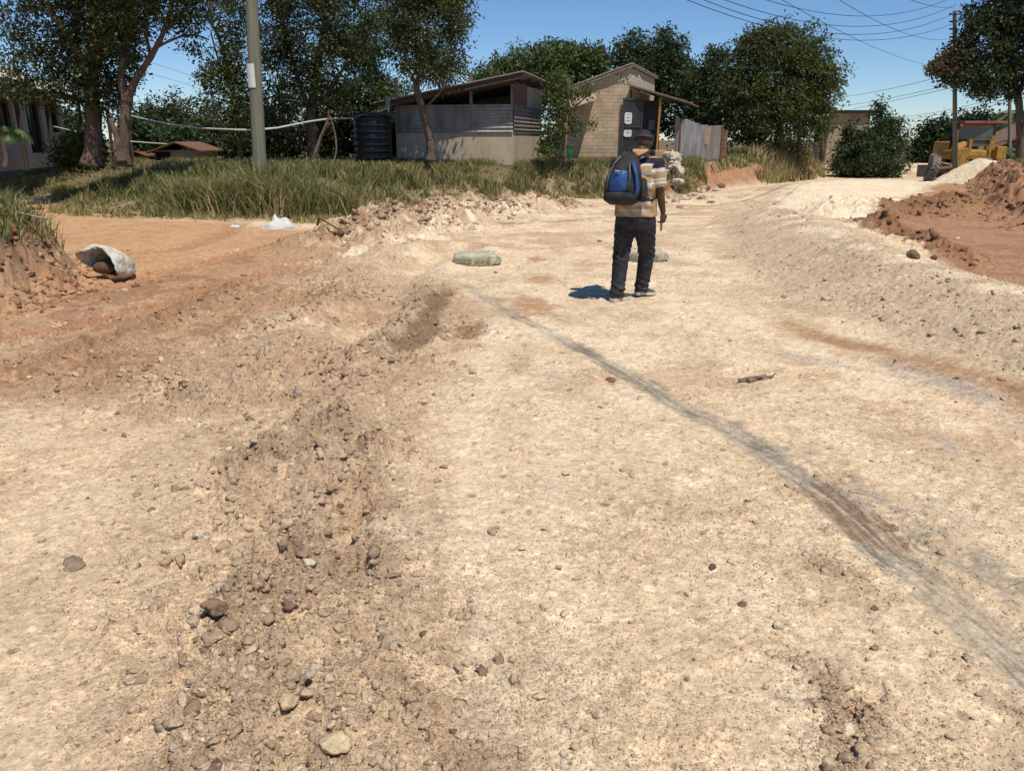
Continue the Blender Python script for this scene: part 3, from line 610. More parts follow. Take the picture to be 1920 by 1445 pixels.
# ------------------------------------------------------------ shared materials
M_plaster = mat('plaster', (.47, .385, .275), var=.12, vscale=2.5, bump=.3, bscale=60, bdist=.01, streak=(1, 1, .35), fine=.06)
M_tin = mat('tin_sheet', (.42, .425, .42), rough=.5, vscale=2.6, metal=.6, spec=.5, col2=(.22, .19, .165), streak=(1.6, 1.6, .5))
M_tin_old = mat('old_tin_sheet', (.30, .30, .29), rough=.6, var=.2, vscale=2.0, metal=.35, col2=(.20, .155, .12), streak=(1.5, 1.5, .25))
M_rust = mat('rusty_tin', (.22, .115, .065), rough=.85, var=.25, vscale=3.5, col2=(.12, .065, .045), metal=.1)
M_wood = mat('weathered_wood', (.22, .165, .115), rough=.9, var=.25, vscale=4, streak=(6, 6, .6), bump=.3)
M_darkwood = mat('dark_timber', (.075, .055, .042), rough=.9, var=.2)
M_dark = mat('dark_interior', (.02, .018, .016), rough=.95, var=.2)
M_brick = brick_mat('mud_brick', (.50, .385, .265), (.45, .345, .235), (.42, .32, .22), bw=.30, bh=.11, ms=.010)
M_brick2 = brick_mat('block_wall', (.40, .32, .22), (.34, .27, .185), (.26, .21, .15), bw=.42, bh=.2, ms=.014)
M_plinth = mat('earth_plinth', (.36, .19, .11), var=.2, vscale=5, bump=.4)
M_cement = mat('cream_render', (.47, .40, .29), var=.1, vscale=3, bump=.2)
M_pole = mat('treated_pole', (.215, .205, .145), rough=.85, var=.16, vscale=3, col2=(.13, .135, .09), streak=(7, 7, .35), bump=.4, bscale=30)
M_paper = mat('paper', (.62, .62, .60), var=.06, vscale=20)
M_ink = mat('ink', (.12, .12, .12), var=.1)
M_black = mat('black_metal', (.028, .030, .035), rough=.5, var=.25, spec=.4)
M_cable = mat('cable', (.02, .02, .02), rough=.6)
M_whitepipe = mat('white_pipe', (.62, .60, .55), rough=.5, var=.08)
M_orange = mat('orange_paint', (.50, .23, .045), rough=.7, var=.2, vscale=10)

# ------------------------------------------------------------ tin kiosk (corrugated walls, open upper half)
def kiosk():
    A = Vector((.035, 25.6, 0)); zt = at(962, 297, 25.6).z
    u = Vector((-.985, .17, 0)).normalized(); v = Vector((.245, .97, 0)).normalized()   # along front to the left, along side to the back
    LF = 3.72; LS = 4.0
    zb = .75; z1 = at(962, 246, 25.6).z; z2 = at(962, 196, 25.6).z; zr = at(962, 152, 25.6).z
    r = empty('tin_kiosk', (A.x, A.y, zb), 'low kiosk with pale plinth, corrugated tin walls and dark open upper half', 'kiosk')
    def P(a, b, z): return Vector((A.x, A.y, 0))+u*a+v*b+Vector((0, 0, z))
    m = MB(); th = .14
    n_f = -v; 
    m.slab([P(0, 0, zb), P(LF, 0, zb), P(LF, 0, z1), P(0, 0, z1)], v, th)
    m.slab([P(0, th*1.0, zb), P(0, LS, zb), P(0, LS, z1), P(0, th, z1)], u, th)
    m.slab([P(LF, th, zb), P(LF, LS, zb), P(LF, LS, z1), P(LF, th, z1)], -u, th)
    m.slab([P(th, LS, zb), P(LF-th, LS, zb), P(LF-th, LS, z1+1.3), P(th, LS, z1+1.3)], -v, th)
    m.build('plinth_wall', M_plaster, r)
    c = MB(); up = Vector((0, 0, 1))
    c.corr(P(0, -.03, z1-.05), up*(z2-z1+.05), u*LF, pitch=.105, amp=.018); c.build('front_tin_sheet', M_tin, r)
    c = MB(); c.corr(P(-.03, 0, z1-.05), up*(z2-z1+.05), v*LS, pitch=.105, amp=.018); c.build('side_tin_sheet', M_tin_old, r)
    # dark floor/ back inside so that the upper half reads dark
    for a in (.05, 1.32, LF-.05):
        q = MB(); q.box(P(a, .07, (z2+zr)/2), (.09, .09, zr-z2+.3)); q.build('post', M_wood if a < 2 else M_darkwood, r)
    q = MB(); q.tube([P(-.05, .05, zr-.02), P(LF+.1, .05, zr-.62)], .06, 6); q.build('roof_beam', M_darkwood, r)
    q = MB(); q.slab([P(-.02, .12, z2), P(-.02, 1.75, z2-.02), P(-.02, 1.75, zr+.0), P(-.02, .12, zr-.02)], u, .03)
    q.build('pink_board', mat('pink_board', (.20, .095, .085), rough=.8, var=.15), r)
    q = MB(); q.slab([P(-.02, 1.8, z2), P(-.02, LS, z2), P(-.02, LS, zr-.05), P(-.02, 1.8, zr-.05)], u, .03); q.build('grey_board', M_plaster, r)
    # inner counter shelves in shade
    q = MB(); q.box(P(LF/2, 2.2, z2-.25), (2.6, .5, .5)); q.build('counter', M_darkwood, r)
    # roof: single slope, high at the right, long overhang left
    q = MB(); h0 = zr+.16; hl = zr-.60
    p00 = P(-.45, -.55, h0+.06); ex = P(LF+.55, -.55, hl-.04)-p00; ey = P(-.45, LS+.4, h0-.05)-p00
    q.corr(p00, ey, ex, pitch=.11, amp=.02, th=.012); q.build('roof', M_tin_old, r)
    q = MB(); q.slab([P(-.42, -.50, h0-.12), P(LF+.5, -.50, hl-.22), P(LF+.5, -.50, hl-.08), P(-.42, -.50, h0+.02)], v, .05); q.build('fascia_board', M_darkwood, r)
    q = MB()
    for b in (.8, 1.8, 2.8): q.tube([P(-.4, b, h0-.10), P(LF+.4, b, hl-.17)], .045, 5)
    q.build('rafter', M_darkwood, r)
    return P
kiosk()
# ------------------------------------------------------------ brick shop with door and awnings
def shop():
    D = 27.0; A = at(1175, 305, D); zb = .70; C = Vector((A.x, D, 0))
    d = Vector((.30, .954, 0)).normalized(); l = Vector((-.995, .06, 0)).normalized(); n = Vector((d.y, -d.x, 0))
    LR = 5.6; LL = 2.35; zt = at(1183, 124, D).z; zl = zt-.82
    z0 = at(1175, 294, D).z
    r = empty('brick_shop', (C.x, C.y, zb), 'brick shop with black metal door, faint painted lettering and sloping awnings', 'shop')
    def P(a, b, z): return C+l*a+d*b+Vector((0, 0, z))
    m = MB(); th = .2
    m.slab([P(0, 0, z0), P(LL, 0, z0), P(LL, 0, zl), P(0, 0, zt)], d, th)
    m.slab([P(LL, th, z0), P(LL, LR, z0), P(LL, LR, zl), P(LL, th, zl)], -l, th)
    m.slab([P(th, LR, z0), P(LL-th, LR, z0), P(LL-th, LR, zl), P(th, LR, zt)], -d, th)
    m.build('brick_wall', M_brick, r)
    # right wall with two openings (door at 0.12..1.0, shop hatch 1.35..3.4)
    m = MB(); zd = at(1170, 184, D).z; ztw = zt-.02
    m.slab([P(0, th, z0), P(0, .32, z0), P(0, .32, ztw), P(0, th, ztw)], l, th)
    m.slab([P(0, .32, zd), P(0, 4.2, zd), P(0, 4.2, ztw), P(0, .32, ztw)], l, th)
    m.slab([P(0, 1.55, z0), P(0, 1.80, z0), P(0, 1.80, zd), P(0, 1.55, zd)], l, th)
    m.slab([P(0, 4.2, z0), P(0, LR, z0), P(0, LR, ztw), P(0, 4.2, ztw)], l, th)
    m.build('side_wall', M_cement, r)
    m = MB(); m.slab([P(-.03, -.03, zb), P(LL+.03, -.03, zb), P(LL+.03, -.03, z0), P(-.03, -.03, z0)], d, LR*.3); m.build('plinth', M_plinth, r)
    # open steel door leaf turned toward the road, papers pasted on it
    leaf = MB(); lw = .80; dl = (n*.93-d*.36).normalized()
    def Dp(a, z, o=0): return P(0, .30, z)+n*.02+dl*a+dl.cross(Vector((0, 0, 1)))*o
    # leaf stands in front of the corner, seen almost flat on
    base = P(-.03, -.06, 0); dl = Vector((1, .05, 0)).normalized()
    def Dp(a, z, o=0): return Vector((base.x, base.y, 0))+dl*a+Vector((0, -1, 0))*o+Vector((0, 0, z))
    leaf.slab([Dp(-.22, z0+.02), Dp(.42, z0+.02), Dp(.42, zd-.0), Dp(-.22, zd-.0)], (0, -1, 0), .04)
    lo = leaf.build('door', M_black, r)
    fr = MB()
    for z in (z0+.06, (z0+zd)/2+.03, zd-.04): fr.box(Dp(.10, z, .055), (.64, .03, .05))
    for a in (-.20, .40): fr.box(Dp(a, (z0+zd)/2, .055), (.045, .036, zd-z0-.1))
    fr.build('door_frame', mat('steel_frame', (.05, .052, .058), rough=.5), lo)
    def notice(px, py, w, h, o=.08, name='notice', marks=3, m_=M_paper):
        p = at(px, py, base.y-o); q = MB(); nn = 9; pts = []
        rr = random.Random(int(px*7))
        for k in range(14):
            t = 2*math.pi*k/14; pts.append(Vector((p.x+w/2*math.copysign(abs(math.cos(t))**.4, math.cos(t))*rr.uniform(.9, 1.04), p.y, p.z+h/2*math.copysign(abs(math.sin(t))**.4, math.sin(t))*rr.uniform(.92, 1.03))))
        q.slab(pts, (0, -1, 0), .004); no = q.build(name, m_, lo)
        for j in range(marks): q = MB(); q.box((p.x+rr.uniform(-.02, .02), p.y-.0065, p.z+h*(.3-.25*j)), (w*rr.uniform(.3, .6), .003, .012)); q.build('print', M_ink, lo)
    notice(1178, 222, .24, .36); notice(1177, 250, .26, .22, marks=2)
    # inner darkness, frame post, second door leaf with papers
    q = MB(); q.slab([P(-.02, .9, z0), P(-.02, 1.55, z0), P(-.02, 1.55, zd), P(-.02, .9, zd)], l, .05); q.build('side_door', M_black, r)
    q = MB(); q.box(P(-.06, 1.66, (z0+zd)/2), (.09, .09, zd-z0)); q.build('door_post', mat('grey_post', (.17, .155, .15), rough=.7), r)
    q = MB(); q.slab([P(1.9, .3, z0), P(1.9, 4.8, z0), P(1.9, 4.8, zd), P(1.9, .3, zd)], l, .05); q.build('interior_shade', M_dark, r)  # near-black sheet: shade inside the shop put into its colour
    sh = MB()
    for z in (z0+.75, z0+1.15, z0+1.5): sh.slab([P(.35, 2.0, z), P(.35, 4.1, z), P(.75, 4.1, z), P(.75, 2.0, z)], (0, 0, 1), .03)
    so = sh.build('shelf', M_darkwood, r)
    rr = random.Random(3); cols = [(.30, .30, .30), (.25, .08, .06), (.10, .18, .22), (.35, .28, .10)]
    for ci, cc in enumerate(cols):
        gm = mat('goods', cc, rough=.6)
        for z in (z0+.78, z0+1.18, z0+1.53):
            for k in range(5):
                b = 2.1+k*.4+ci*.1; q = MB(); hh_ = rr.uniform(.1, .2); q.rings([(*P(.5, b, 0)[:2], z+.003, .035, .035), (*P(.5, b, 0)[:2], z+hh_*.8, .035, .035), (*P(.5, b, 0)[:2], z+hh_, .015, .015)], 8); q.build('packet', gm, so)
    # second (closed) leaf with two papers: faces the road
    b2 = P(-.10, 1.9, 0)
    q = MB(); q.box((b2.x+.33, b2.y, (z0+zd)/2), (.66, .05, zd-z0)); o2 = q.build('hatch_door', M_black, r)
    for (px, py, w, h, c_) in ((1221.5, 235, .19, .30, (.26, .33, .36)), (1220, 259, .27, .24, (.42, .38, .34))):
        p = at(px, py, b2.y-.035); q = MB(); q.box(p, (w, .004, h)); no = q.build('notice', mat('notice_paper', c_, var=.1), o2)
        for j in range(3): q = MB(); q.box((p.x, p.y-.0035, p.z+h*(.25-.25*j)), (w*.55, .003, .014)); q.build('print', M_ink, o2)
    # roof: one plane falling to the left, overhanging
    q = MB(); ov = .17
    p0 = P(-ov*.55, -ov, zt+.06); ex = P(-ov*.55, LR+.3, zt+.06)-p0; ey = P(LL+.22, -ov, zl-.06)-p0
    q.corr(p0, ex, ey, pitch=.11, amp=.018, th=.02); q.build('roof', M_tin_old, r)
    q = MB(); q.slab([P(-ov*.5, -ov+.02, zt-.04), P(LL+.2, -ov+.02, zl-.15), P(LL+.2, -ov+.02, zl-.06), P(-ov*.5, -ov+.02, zt+.05)], d, .03)
    q.slab([P(-ov*.5, -ov+.1, zt-.02), P(-ov*.5, LR+.25, zt-.02), P(-ov*.5, LR+.25, zt+.05), P(-ov*.5, -ov+.1, zt+.05)], l, .03)
    q.build('fascia_board', M_wood, r)
    # awning over the door side
    zi = at(1183, 160, D).z; q = MB(); p0 = P(-.03, -.15, zi); a_out = n*1.75+Vector((0, 0, -.50))
    q.corr(p0, d*4.6, a_out, pitch=.11, amp=.02, th=.02); aw = q.build('awning', M_rust, r)
    q = MB()
    for b in (0, 1.5, 3, 4.4): q.tube([p0+d*b+Vector((0, 0, -.05)), p0+d*b+a_out+Vector((0, 0, -.05))], .035, 5)
    q.tube([p0+a_out*.55+Vector((0, 0, -.11)), p0+a_out*.55+d*4.5+Vector((0, 0, -.11))], .04, 5)
    q.build('rafter', M_darkwood, aw)
    q = MB(); q.slab([P(-.07, .25, zi-.08), P(-.07, 1.7, zi-.08), P(-.07, 1.7, zd+.02), P(-.07, .25, zd+.02)], l, .03); q.build('lintel_panel', mat('cream_panel', (.42, .36, .27), var=.08), r)
    tp = p0+a_out*.55+d*.1; pb = at(1234, 297, tp.y)
    q = MB(); q.tube([(tp.x-.05, tp.y, pb.z-.2), (tp.x, tp.y, tp.z-.05)], .034, 8); q.build('awning_post', M_orange, r)
    # small awning at the left of the front wall, casting its shade on the bricks
    q = MB(); a0 = at(1118, 177, D-.03); a1 = at(1062, 188, D-.03)
    q.slab([(a0.x, D+.12, a0.z+.02), (a1.x, D+.18, a1.z+.05), (a1.x-.1, D-1.05, a1.z-.33), (a0.x-.1, D-1.0, a0.z-.22)], (0, 0, 1), .02)
    q.build('side_awning', mat('cream_sheet', (.40, .33, .23), rough=.7, var=.12), r)
    q = MB(); e = Vector((a1.x-.05, D-1.0, 0)); q.tube([(e.x, e.y, .9), (e.x, e.y, a1.z-.36)], .03, 6); q.build('awning_post', M_orange, r)
    # faint lettering
    cu = bpy.data.curves.new('lettering', 'FONT'); cu.body = 'UCTIMASSA'; cu.size = .27; cu.extrude = .003; cu.align_x = 'CENTER'; cu.space_character = 1.15
    t = bpy.data.objects.new('lettering', cu); COL.objects.link(t)
    p = at(1156, 153, D-.02); t.location = (p.x, p.y, p.z); t.rotation_euler = (math.pi/2, 0, math.atan2(-l.y, -l.x))
    bpy.context.view_layer.update(); dg = bpy.context.evaluated_depsgraph_get(); me = bpy.data.meshes.new_from_object(t.evaluated_get(dg)); M4 = t.matrix_world.copy()
    bpy.data.objects.remove(t); me.transform(Matrix.Translation(-Vector(r.location)) @ M4)
    me.materials.clear(); link('lettering', me, mat('white_lettering', (.62, .55, .45), var=.25, vscale=15), r)
shop()
# ------------------------------------------------------------ cream house at left, in the trees
def house_left():
    E0 = at(-40, 262, 21.5); E1 = at(150, 262, 30.5); E0.z = E1.z = 0; d = (E1-E0).normalized(); n = Vector((d.y, -d.x, 0)); L = (E1-E0).length
    ze = 3.15; zb = .8; r = empty('bungalow', (E0.x, E0.y, zb), 'cream bungalow with pale roof, dark windows and veranda behind the trees', 'house')
    def P(a, b, z): return E0+d*a-n*b+Vector((0, 0, z))
    m = MB(); a0 = -5; th = .2; zt = ze-.15
    wins = [(2.3, 3.7, 1.35, 2.55), (4.9, 6.3, .75, 2.5), (7.3, 8.2, 1.4, 2.3)]
    x = a0
    for (w0, w1, s, h) in wins:
        m.slab([P(x, .3, zb), P(w0, .3, zb), P(w0, .3, zt), P(x, .3, zt)], -n, th)
        m.slab([P(w0, .3, zb), P(w1, .3, zb), P(w1, .3, zb+s-.3), P(w0, .3, zb+s-.3)], -n, th)
        m.slab([P(w0, .3, zb+h-.2), P(w1, .3, zb+h-.2), P(w1, .3, zt), P(w0, .3, zt)], -n, th); x = w1
    m.slab([P(x, .3, zb), P(L-.6, .3, zb), P(L-.6, .3, zt), P(x, .3, zt)], -n, th)
    m.slab([P(L-.6, .5, zb), P(L-.6, 6, zb), P(L-.6, 6, zt), P(L-.6, .5, zt)], -d, th)
    m.build('wall', mat('house_wall', (.50, .43, .34), var=.1, bump=.2), r)
    for (w0, w1, s, h) in wins:
        q = MB(); q.slab([P(w0, .45, zb+s-.3), P(w1, .45, zb+s-.3), P(w1, .45, zb+h-.2), P(w0, .45, zb+h-.2)], -n, .02); w = q.build('window', mat('window_glass', (.015, .017, .02), rough=.15, spec=.5), r)
        q = MB()
        for a in (w0+.03, (w0+w1)/2, w1-.03): q.tube([P(a, .4, zb+s-.3), P(a, .4, zb+h-.2)], .025, 4)
        q.build('window_frame', M_darkwood, w)
    q = MB(); q.slab([P(a0, -.2, ze-.05), P(L+.4, -.2, ze-.05), P(L-2.6, 4.2, ze+1.9), P(a0, 4.2, ze+1.9)], (0, 0, 1), .06)
    q.slab([P(L+.4, -.2, ze-.05), P(L+.4, 8.2, ze-.05), P(L-2.6, 4.2, ze+1.9)], (0, 0, 1), .06)
    q.build('roof', mat('pale_roof', (.52, .45, .34), rough=.7, var=.12), r)
    q = MB(); q.slab([P(a0, -.24, ze-.22), P(L+.42, -.24, ze-.22), P(L+.42, -.24, ze-.0), P(a0, -.24, ze-.0)], -n, .03); q.build('fascia_board', M_darkwood, r)
    for a in (2.9, 5.6, L+.1):
        q = MB(); q.tube([P(a, -.1, zb), P(a, -.1, ze-.08)], .06, 6); q.build('veranda_post', M_darkwood, r)
house_left()
# lean-to roof edge seen behind the big trunk
q = MB(); a_, b_ = at(203, 203, 27), at(242, 217, 29); 
r_ = empty('shed', ((a_.x+b_.x)/2, 28.5, .8), 'open shed with thin pale roof edge behind the forked tree', 'shed')
q.slab([a_, b_, b_+Vector((-1.2, 2.5, .35)), a_+Vector((-1.2, 2.5, .35))], (0, 0, 1), .07); q.build('roof', M_tin, r_)
for k, p in enumerate((a_, b_)):
    q = MB(); q.tube([(p.x-.1, p.y+.1, .8), (p.x-.1, p.y+.1, p.z)], .05, 6); q.build('post', M_darkwood, r_)
# small huts in the distance at left
def hut(pxl, pxr, pyt, pyb, Y, roof_dy, label, wallc):
    a, b = at(pxl, pyb, Y), at(pxr, pyb, Y); zt = at(pxl, pyt, Y).z; zb = .7; w = b.x-a.x; zr = at(pxl, pyt-roof_dy, Y).z
    r = empty('hut', ((a.x+b.x)/2, Y, zb), label, 'hut')
    m = MB(); xm = a.x+w*.55
    m.box(((a.x+b.x)/2, Y+1.2, (zb+zt)/2), (w, 2.0, zt-zb)); m.build('wall', mat('hut_wall', wallc, var=.15), r)
    q = MB(); q.box((a.x+w*.2, Y+.17, zb+(zt-zb)*.45), (w*.33, .06, (zt-zb)*.9)); q.build('door', M_dark, r)  # no door leaf: near-black panel painting the shade of an open doorway
    q = MB(); q.slab([(a.x-.2, Y-.1, zt-.1), (xm, Y-.1, zr), (xm, Y+2.4, zr), (a.x-.2, Y+2.4, zt-.1)], (0, 0, 1), .04)
    q.slab([(xm+.003, Y-.1, zr), (b.x+.25, Y-.1, zt-.05), (b.x+.25, Y+2.4, zt-.05), (xm+.003, Y+2.4, zr)], (0, 0, 1), .04)
    q.build('roof', M_rust, r)
hut(288, 368, 282, 306, 30, 14, 'small hut with pale wall and rusty pitched roof', (.42, .37, .30))
hut(243, 268, 291, 306, 31, 6, 'tiny low hut left of the pitched hut', (.36, .32, .26))

# ------------------------------------------------------------ water tank
def tank():
    Y = 25.5; c = at(701, 298, Y); rad = 33/FPX*Y*1.02; zt = at(701, 212, Y).z; zb = c.z-.08; H_ = zt-zb
    r = empty('water_tank', (c.x, Y, zb), 'black ribbed plastic water tank beside the tin kiosk', 'water tank')
    rg = []; n = 72
    for i in range(n+1):
        t = i/n; z = zb+H_*.86*t; rr_ = rad*(1-.035*max(0, math.sin(t*math.pi*2*6.5))**1.0); rg.append((c.x, Y, z, rr_, rr_))
    for t in (.3, .6, .8, .92, 1.0):
        z = zb+H_*(.86+.13*t); rr_ = rad*math.sqrt(max(0.02, 1-(t*.93)**2.2)); rg.append((c.x, Y, z, rr_, rr_))
    M_t = mat('tank_plastic', (.012, .013, .016), rough=.32, spec=.5, var=.3)
    m = MB(); m.rings(rg, 48); m.build('body', M_t, r, smooth=True)
    m = MB(); m.rings([(c.x, Y, zt-.05, .2, .2), (c.x, Y, zt+.02, .2, .2), (c.x, Y, zt+.03, .17, .17)], 24); m.build('lid', M_t, r)
    m = MB(); m.tube([(c.x, Y-.1, zt+.03), (c.x+.25, Y-.1, zt+.03), at(722, 205, Y-.1), at(727, 197, Y-.1)], .03, 8); m.build('inlet_pipe', mat('yellow_pipe', (.42, .36, .14), rough=.6), r)
    m = MB(); m.tube([at(727, 200, Y-.1), at(727, 188, Y-.1), at(730, 182, Y-.1)], [.06, .09, .05], 8); m.build('filter_bag', mat('grey_cloth', (.25, .30, .34), rough=.7), r)
tank()

# ------------------------------------------------------------ poles and wires
def pole(pts, rad, label, notice=False, fit=False):
    b = Vector(pts[0]); r = empty('utility_pole', tuple(b), label, 'utility pole', 'wooden utility poles')
    m = MB(); n = 14; P = [Vector(pts[0]).lerp(Vector(pts[1]), t/n) for t in range(n+1)]
    m.tube(P, [rad*(1-.25*t/n)*(1+.015*math.sin(t*2.3)) for t in range(n+1)], 20); m.build('shaft', M_pole, r, smooth=True)
    return r
pl = pole([at(487, 325, 20)-Vector((0, 0, .2)), at(465, -130, 20)], .168, 'thick greenish wooden pole with a paper notice, standing in the grass at left')
q = MB(); p = at(474, 143, 20); ns = 8
vs = []; 
for k in range(ns+1):
    a = R(-150+k*10); vs.append((math.cos(a), math.sin(a)))
cx_ = at(477, 143, 20).x
q.add([(cx_+.168*c, 20+.168*s, p.z+z) for z in (-.26, .26) for (c, s) in vs], [(i, i+1, ns+2+i, ns+1+i) for i in range(ns)])
no_ = q.build('notice', M_paper, pl)
p1 = pole([at(1793, 318, 30.9)-Vector((0, 0, .3)), at(1790, 20, 30.9)], .085, 'wooden pole holding the overhead wires, in front of the grader')
for i, (py, w) in enumerate(((27, .5), (41, .4), (55, .3), (70, .3))):
    q = MB(); c = at(1790, py, 30.9); q.tube([c+Vector((-.2, -.02, 0)), c+Vector((.1, -.02, 0))], .03, 6); q.build('insulator', mat('porcelain', (.12, .10, .09), rough=.4), p1)
p2_ = pole([at(1896, 300, 40)-Vector((0, 0, .4)), at(1893, 110, 40)], .085, 'wooden pole further back at the right edge, half in the tree crown')
def wire(pxs, Y0, Y1, rad, label, group='overhead wires', mat_=None, name='power_cable', ext=None):
    """real sagging cable between two depths, through photo points; a quadratic in depth keeps it smooth"""
    x0, x1 = pxs[0][0], pxs[-1][0]
    pts = []
    for (px, py) in pxs:
        # position along the straight plan line between end A(Y0) and B(Y1)
        A = at(x0, 300, Y0); B = at(x1, 300, Y1); s = ray(px, py)[0]/ray(px, py)[1]
        t = (A.x-s*A.y)/((A.x-s*A.y)-(B.x-s*B.y)) if abs((A.x-s*A.y)-(B.x-s*B.y)) > 1e-9 else 0
        Y = A.y+(B.y-A.y)*t; pts.append((t, at(px, py, Y)))
    T = np.array([p[0] for p in pts]); Z = np.array([p[1].z for p in pts]); cf = np.polyfit(T, Z, 2 if len(pts) > 2 else 1)
    A = pts[0][1]; B = pts[-1][1]; P = []
    t0 = ext[0] if ext else 0; t1 = ext[1] if ext else 1
    for k in range(41):
        t = t0+(t1-t0)*k/40; P.append((A.x+(B.x-A.x)*t, A.y+(B.y-A.y)*t, float(np.polyval(cf, t))))
    m = MB(); m.tube(P, rad, 5); o = m.build(name, mat_ or M_cable, loc=P[20])
    return tag(o, label, 'cable', group)
wire([(1439, 0), (1528, 25), (1602, 39), (1665, 42), (1788, 27)], 19, 30.9, .007, 'topmost of the four sagging wires that reach the pole', ext=(-.35, 1))
wire([(1365, 0), (1500, 41), (1602, 58), (1665, 59), (1788, 41)], 18, 30.9, .007, 'second of the four sagging wires from the top of the pole', ext=(-.3, 1))
wire([(1328, 0), (1500, 56), (1626, 74), (1700, 70), (1788, 54)], 17.5, 30.9, .007, 'third of the four sagging wires from the top of the pole', ext=(-.3, 1))
wire([(1296, 0), (1400, 37), (1513, 70), (1626, 82), (1677, 83), (1788, 68)], 17, 30.9, .007, 'lowest of the four sagging wires, passing over the round tree', ext=(-.3, 1))
wire([(1469, 0), (1617, 80), (1730, 127)], 24, 50, .008, 'straight wire crossing the sky lowest, under the other diagonals', 'diagonal wires', ext=(-.4, 1.25))
wire([(1570, 0), (1673, 63), (1757, 98)], 24, 50, .008, 'straight diagonal wire in the middle of the three', 'diagonal wires', ext=(-.4, 1.25))
wire([(1653, 0), (1720, 40), (1769, 65)], 24, 50, .008, 'shortest straight diagonal wire, nearest the right tree', 'diagonal wires', ext=(-.4, 1.25))
for i, (a, b, c) in enumerate((((1582, 180), (1670, 166), (1790, 138)), ((1590, 197), (1680, 182), (1790, 158)), ((1600, 204), (1700, 184), (1790, 164)), ((1690, 218), (1780, 207), (1893, 180)), ((1692, 226), (1780, 212), (1893, 187)), ((1695, 231), (1780, 218), (1893, 192)))):
    wire([a, b, c], 62, 38, .012, ['uppermost faint distant wire left of the pole', 'middle faint distant wire left of the pole', 'third faint distant wire left of the pole', 'thin wire above its two neighbours low behind the pole', 'thin wire between its two neighbours low behind the pole', 'lowest thin wire behind the pole, above the bushes'][i], 'distant wires')
wire([(270, 112), (330, 132), (372, 148)], 60, 80, .012, 'upper faint wire in the sky gap under the left trees', 'distant wires')
wire([(268, 134), (330, 152), (370, 166)], 60, 80, .012, 'lower faint wire in the sky gap under the left trees', 'distant wires')
# white hose sagging from the shed past the pole to the tank and the kiosk
Pw = [(225, 212, 27), (265, 222, 25.5), (320, 234, 23.5), (380, 241, 22), (440, 243.5, 20.6), (478, 244, 20.25), (520, 240, 21), (580, 228, 23), (620, 222.5, 24.6), (668, 222, 25.6), (735, 222, 26.6), (756, 219, 26.4)]
m = MB(); m.tube([at(*p) for p in Pw], .022, 6); tag(m.build('water_hose', M_whitepipe, loc=(0, 0, 0)), 'white hose sagging behind the pole toward the black tank', 'hose')
m = MB(); m.tube([at(98, 237, 27.5), at(125, 243, 26.5), at(158, 250, 25.5)], .02, 6); tag(m.build('water_hose', M_whitepipe, loc=(0, 0, 0)), 'short pale hose in front of the bungalow veranda', 'hose')
m = MB(); m.tube([at(240, 265, 27), at(280, 268, 28), at(312, 270, 29)], .02, 6); tag(m.build('water_hose', M_whitepipe, loc=(0, 0, 0)), 'pale hose just above the small pitched hut', 'hose')

# ------------------------------------------------------------ tin fence by the shop, rubble, box, bucket
def fence():
    x0, x1 = 1262, 1348; Y0, Y1 = 27.6, 30.5
    r0 = at(1262, 303, Y0); r = empty('tin_fence', (r0.x, Y0, .8), 'fence of grey corrugated sheets with ragged tops beside the shop', 'fence')
    px = [1262, 1273, 1290, 1305, 1320, 1335, 1350]; top = [222, 224, 229, 234, 235, 236, 238]
    for i in range(6):
        ya = Y0+(Y1-Y0)*i/6; yb = Y0+(Y1-Y0)*(i+1)/6; a = at(px[i], 304, ya); b = at(px[i+1]+1.5, 304, yb); zt = at(px[i], top[i], ya).z
        q = MB(); a.z = b.z = .8; ex = b-a
        q.corr(a+Vector((0, .02*(i % 2), 0)), ex, Vector((.0, 0, zt-.8)), pitch=.075, amp=.011, th=.004, wob=.02, seed=i)
        q.build('tin_sheet', [M_tin_old, M_tin, M_tin, M_tin, M_tin_old, M_tin][i], r)
    for p, y, t in ((1272, Y0-.05, 222), (1350, Y1-.1, 237)):
        q = MB(); a = at(p, 305, y); q.tube([(a.x, y, .7), (a.x, y, at(p, t, y).z)], .035, 6); q.build('post', M_rust, r)
    q = MB(); a = at(1323, 240, 29.6); b = at(1323, 270, 29.6); q.box(((a.x+b.x)/2, 29.45, (a.z+b.z)/2), (.24, .02, a.z-b.z)); q.build('patch', mat('cardboard', (.36, .27, .18)), r)
fence()
q = MB(); a = at(1357, 242, 31); r_ = empty('rusty_drum_stack', (a.x, 31, .8), 'rusty upright drum standing at the right end of the tin fence', 'drum')
q.rings([(a.x, 31, .8+i*.06, .155+.012*(i % 5 == 0), .155+.012*(i % 5 == 0)) for i in range(int((a.z-.8)/.06)+1)], 20); q.build('drum', M_rust, r_)
q = MB(); p = at(1236, 307, 26.2); q.box((p.x, 26.2, p.z+.2), (.36, .36, .42), bev=.03); tag(q.build('wooden_box', mat('tan_box', (.42, .25, .14), var=.1), loc=(p.x, 26.2, p.z)), 'tan box standing under the orange awning post', 'box')
r_b = at(1063, 296, 25.8); rr_ = empty('bucket', (r_b.x, 25.8, r_b.z-.02), 'green plastic bucket in the grass left of the shop', 'bucket')
q = MB(); q.rings([(r_b.x, 25.8, r_b.z, .13, .13), (r_b.x, 25.8, r_b.z+.33, .17, .17), (r_b.x, 25.8, r_b.z+.345, .18, .18), (r_b.x, 25.8, r_b.z+.35, .16, .16), (r_b.x, 25.8, r_b.z+.1, .12, .12)], 24); q.build('body', mat('green_plastic', (.015, .25, .08), rough=.4), rr_)
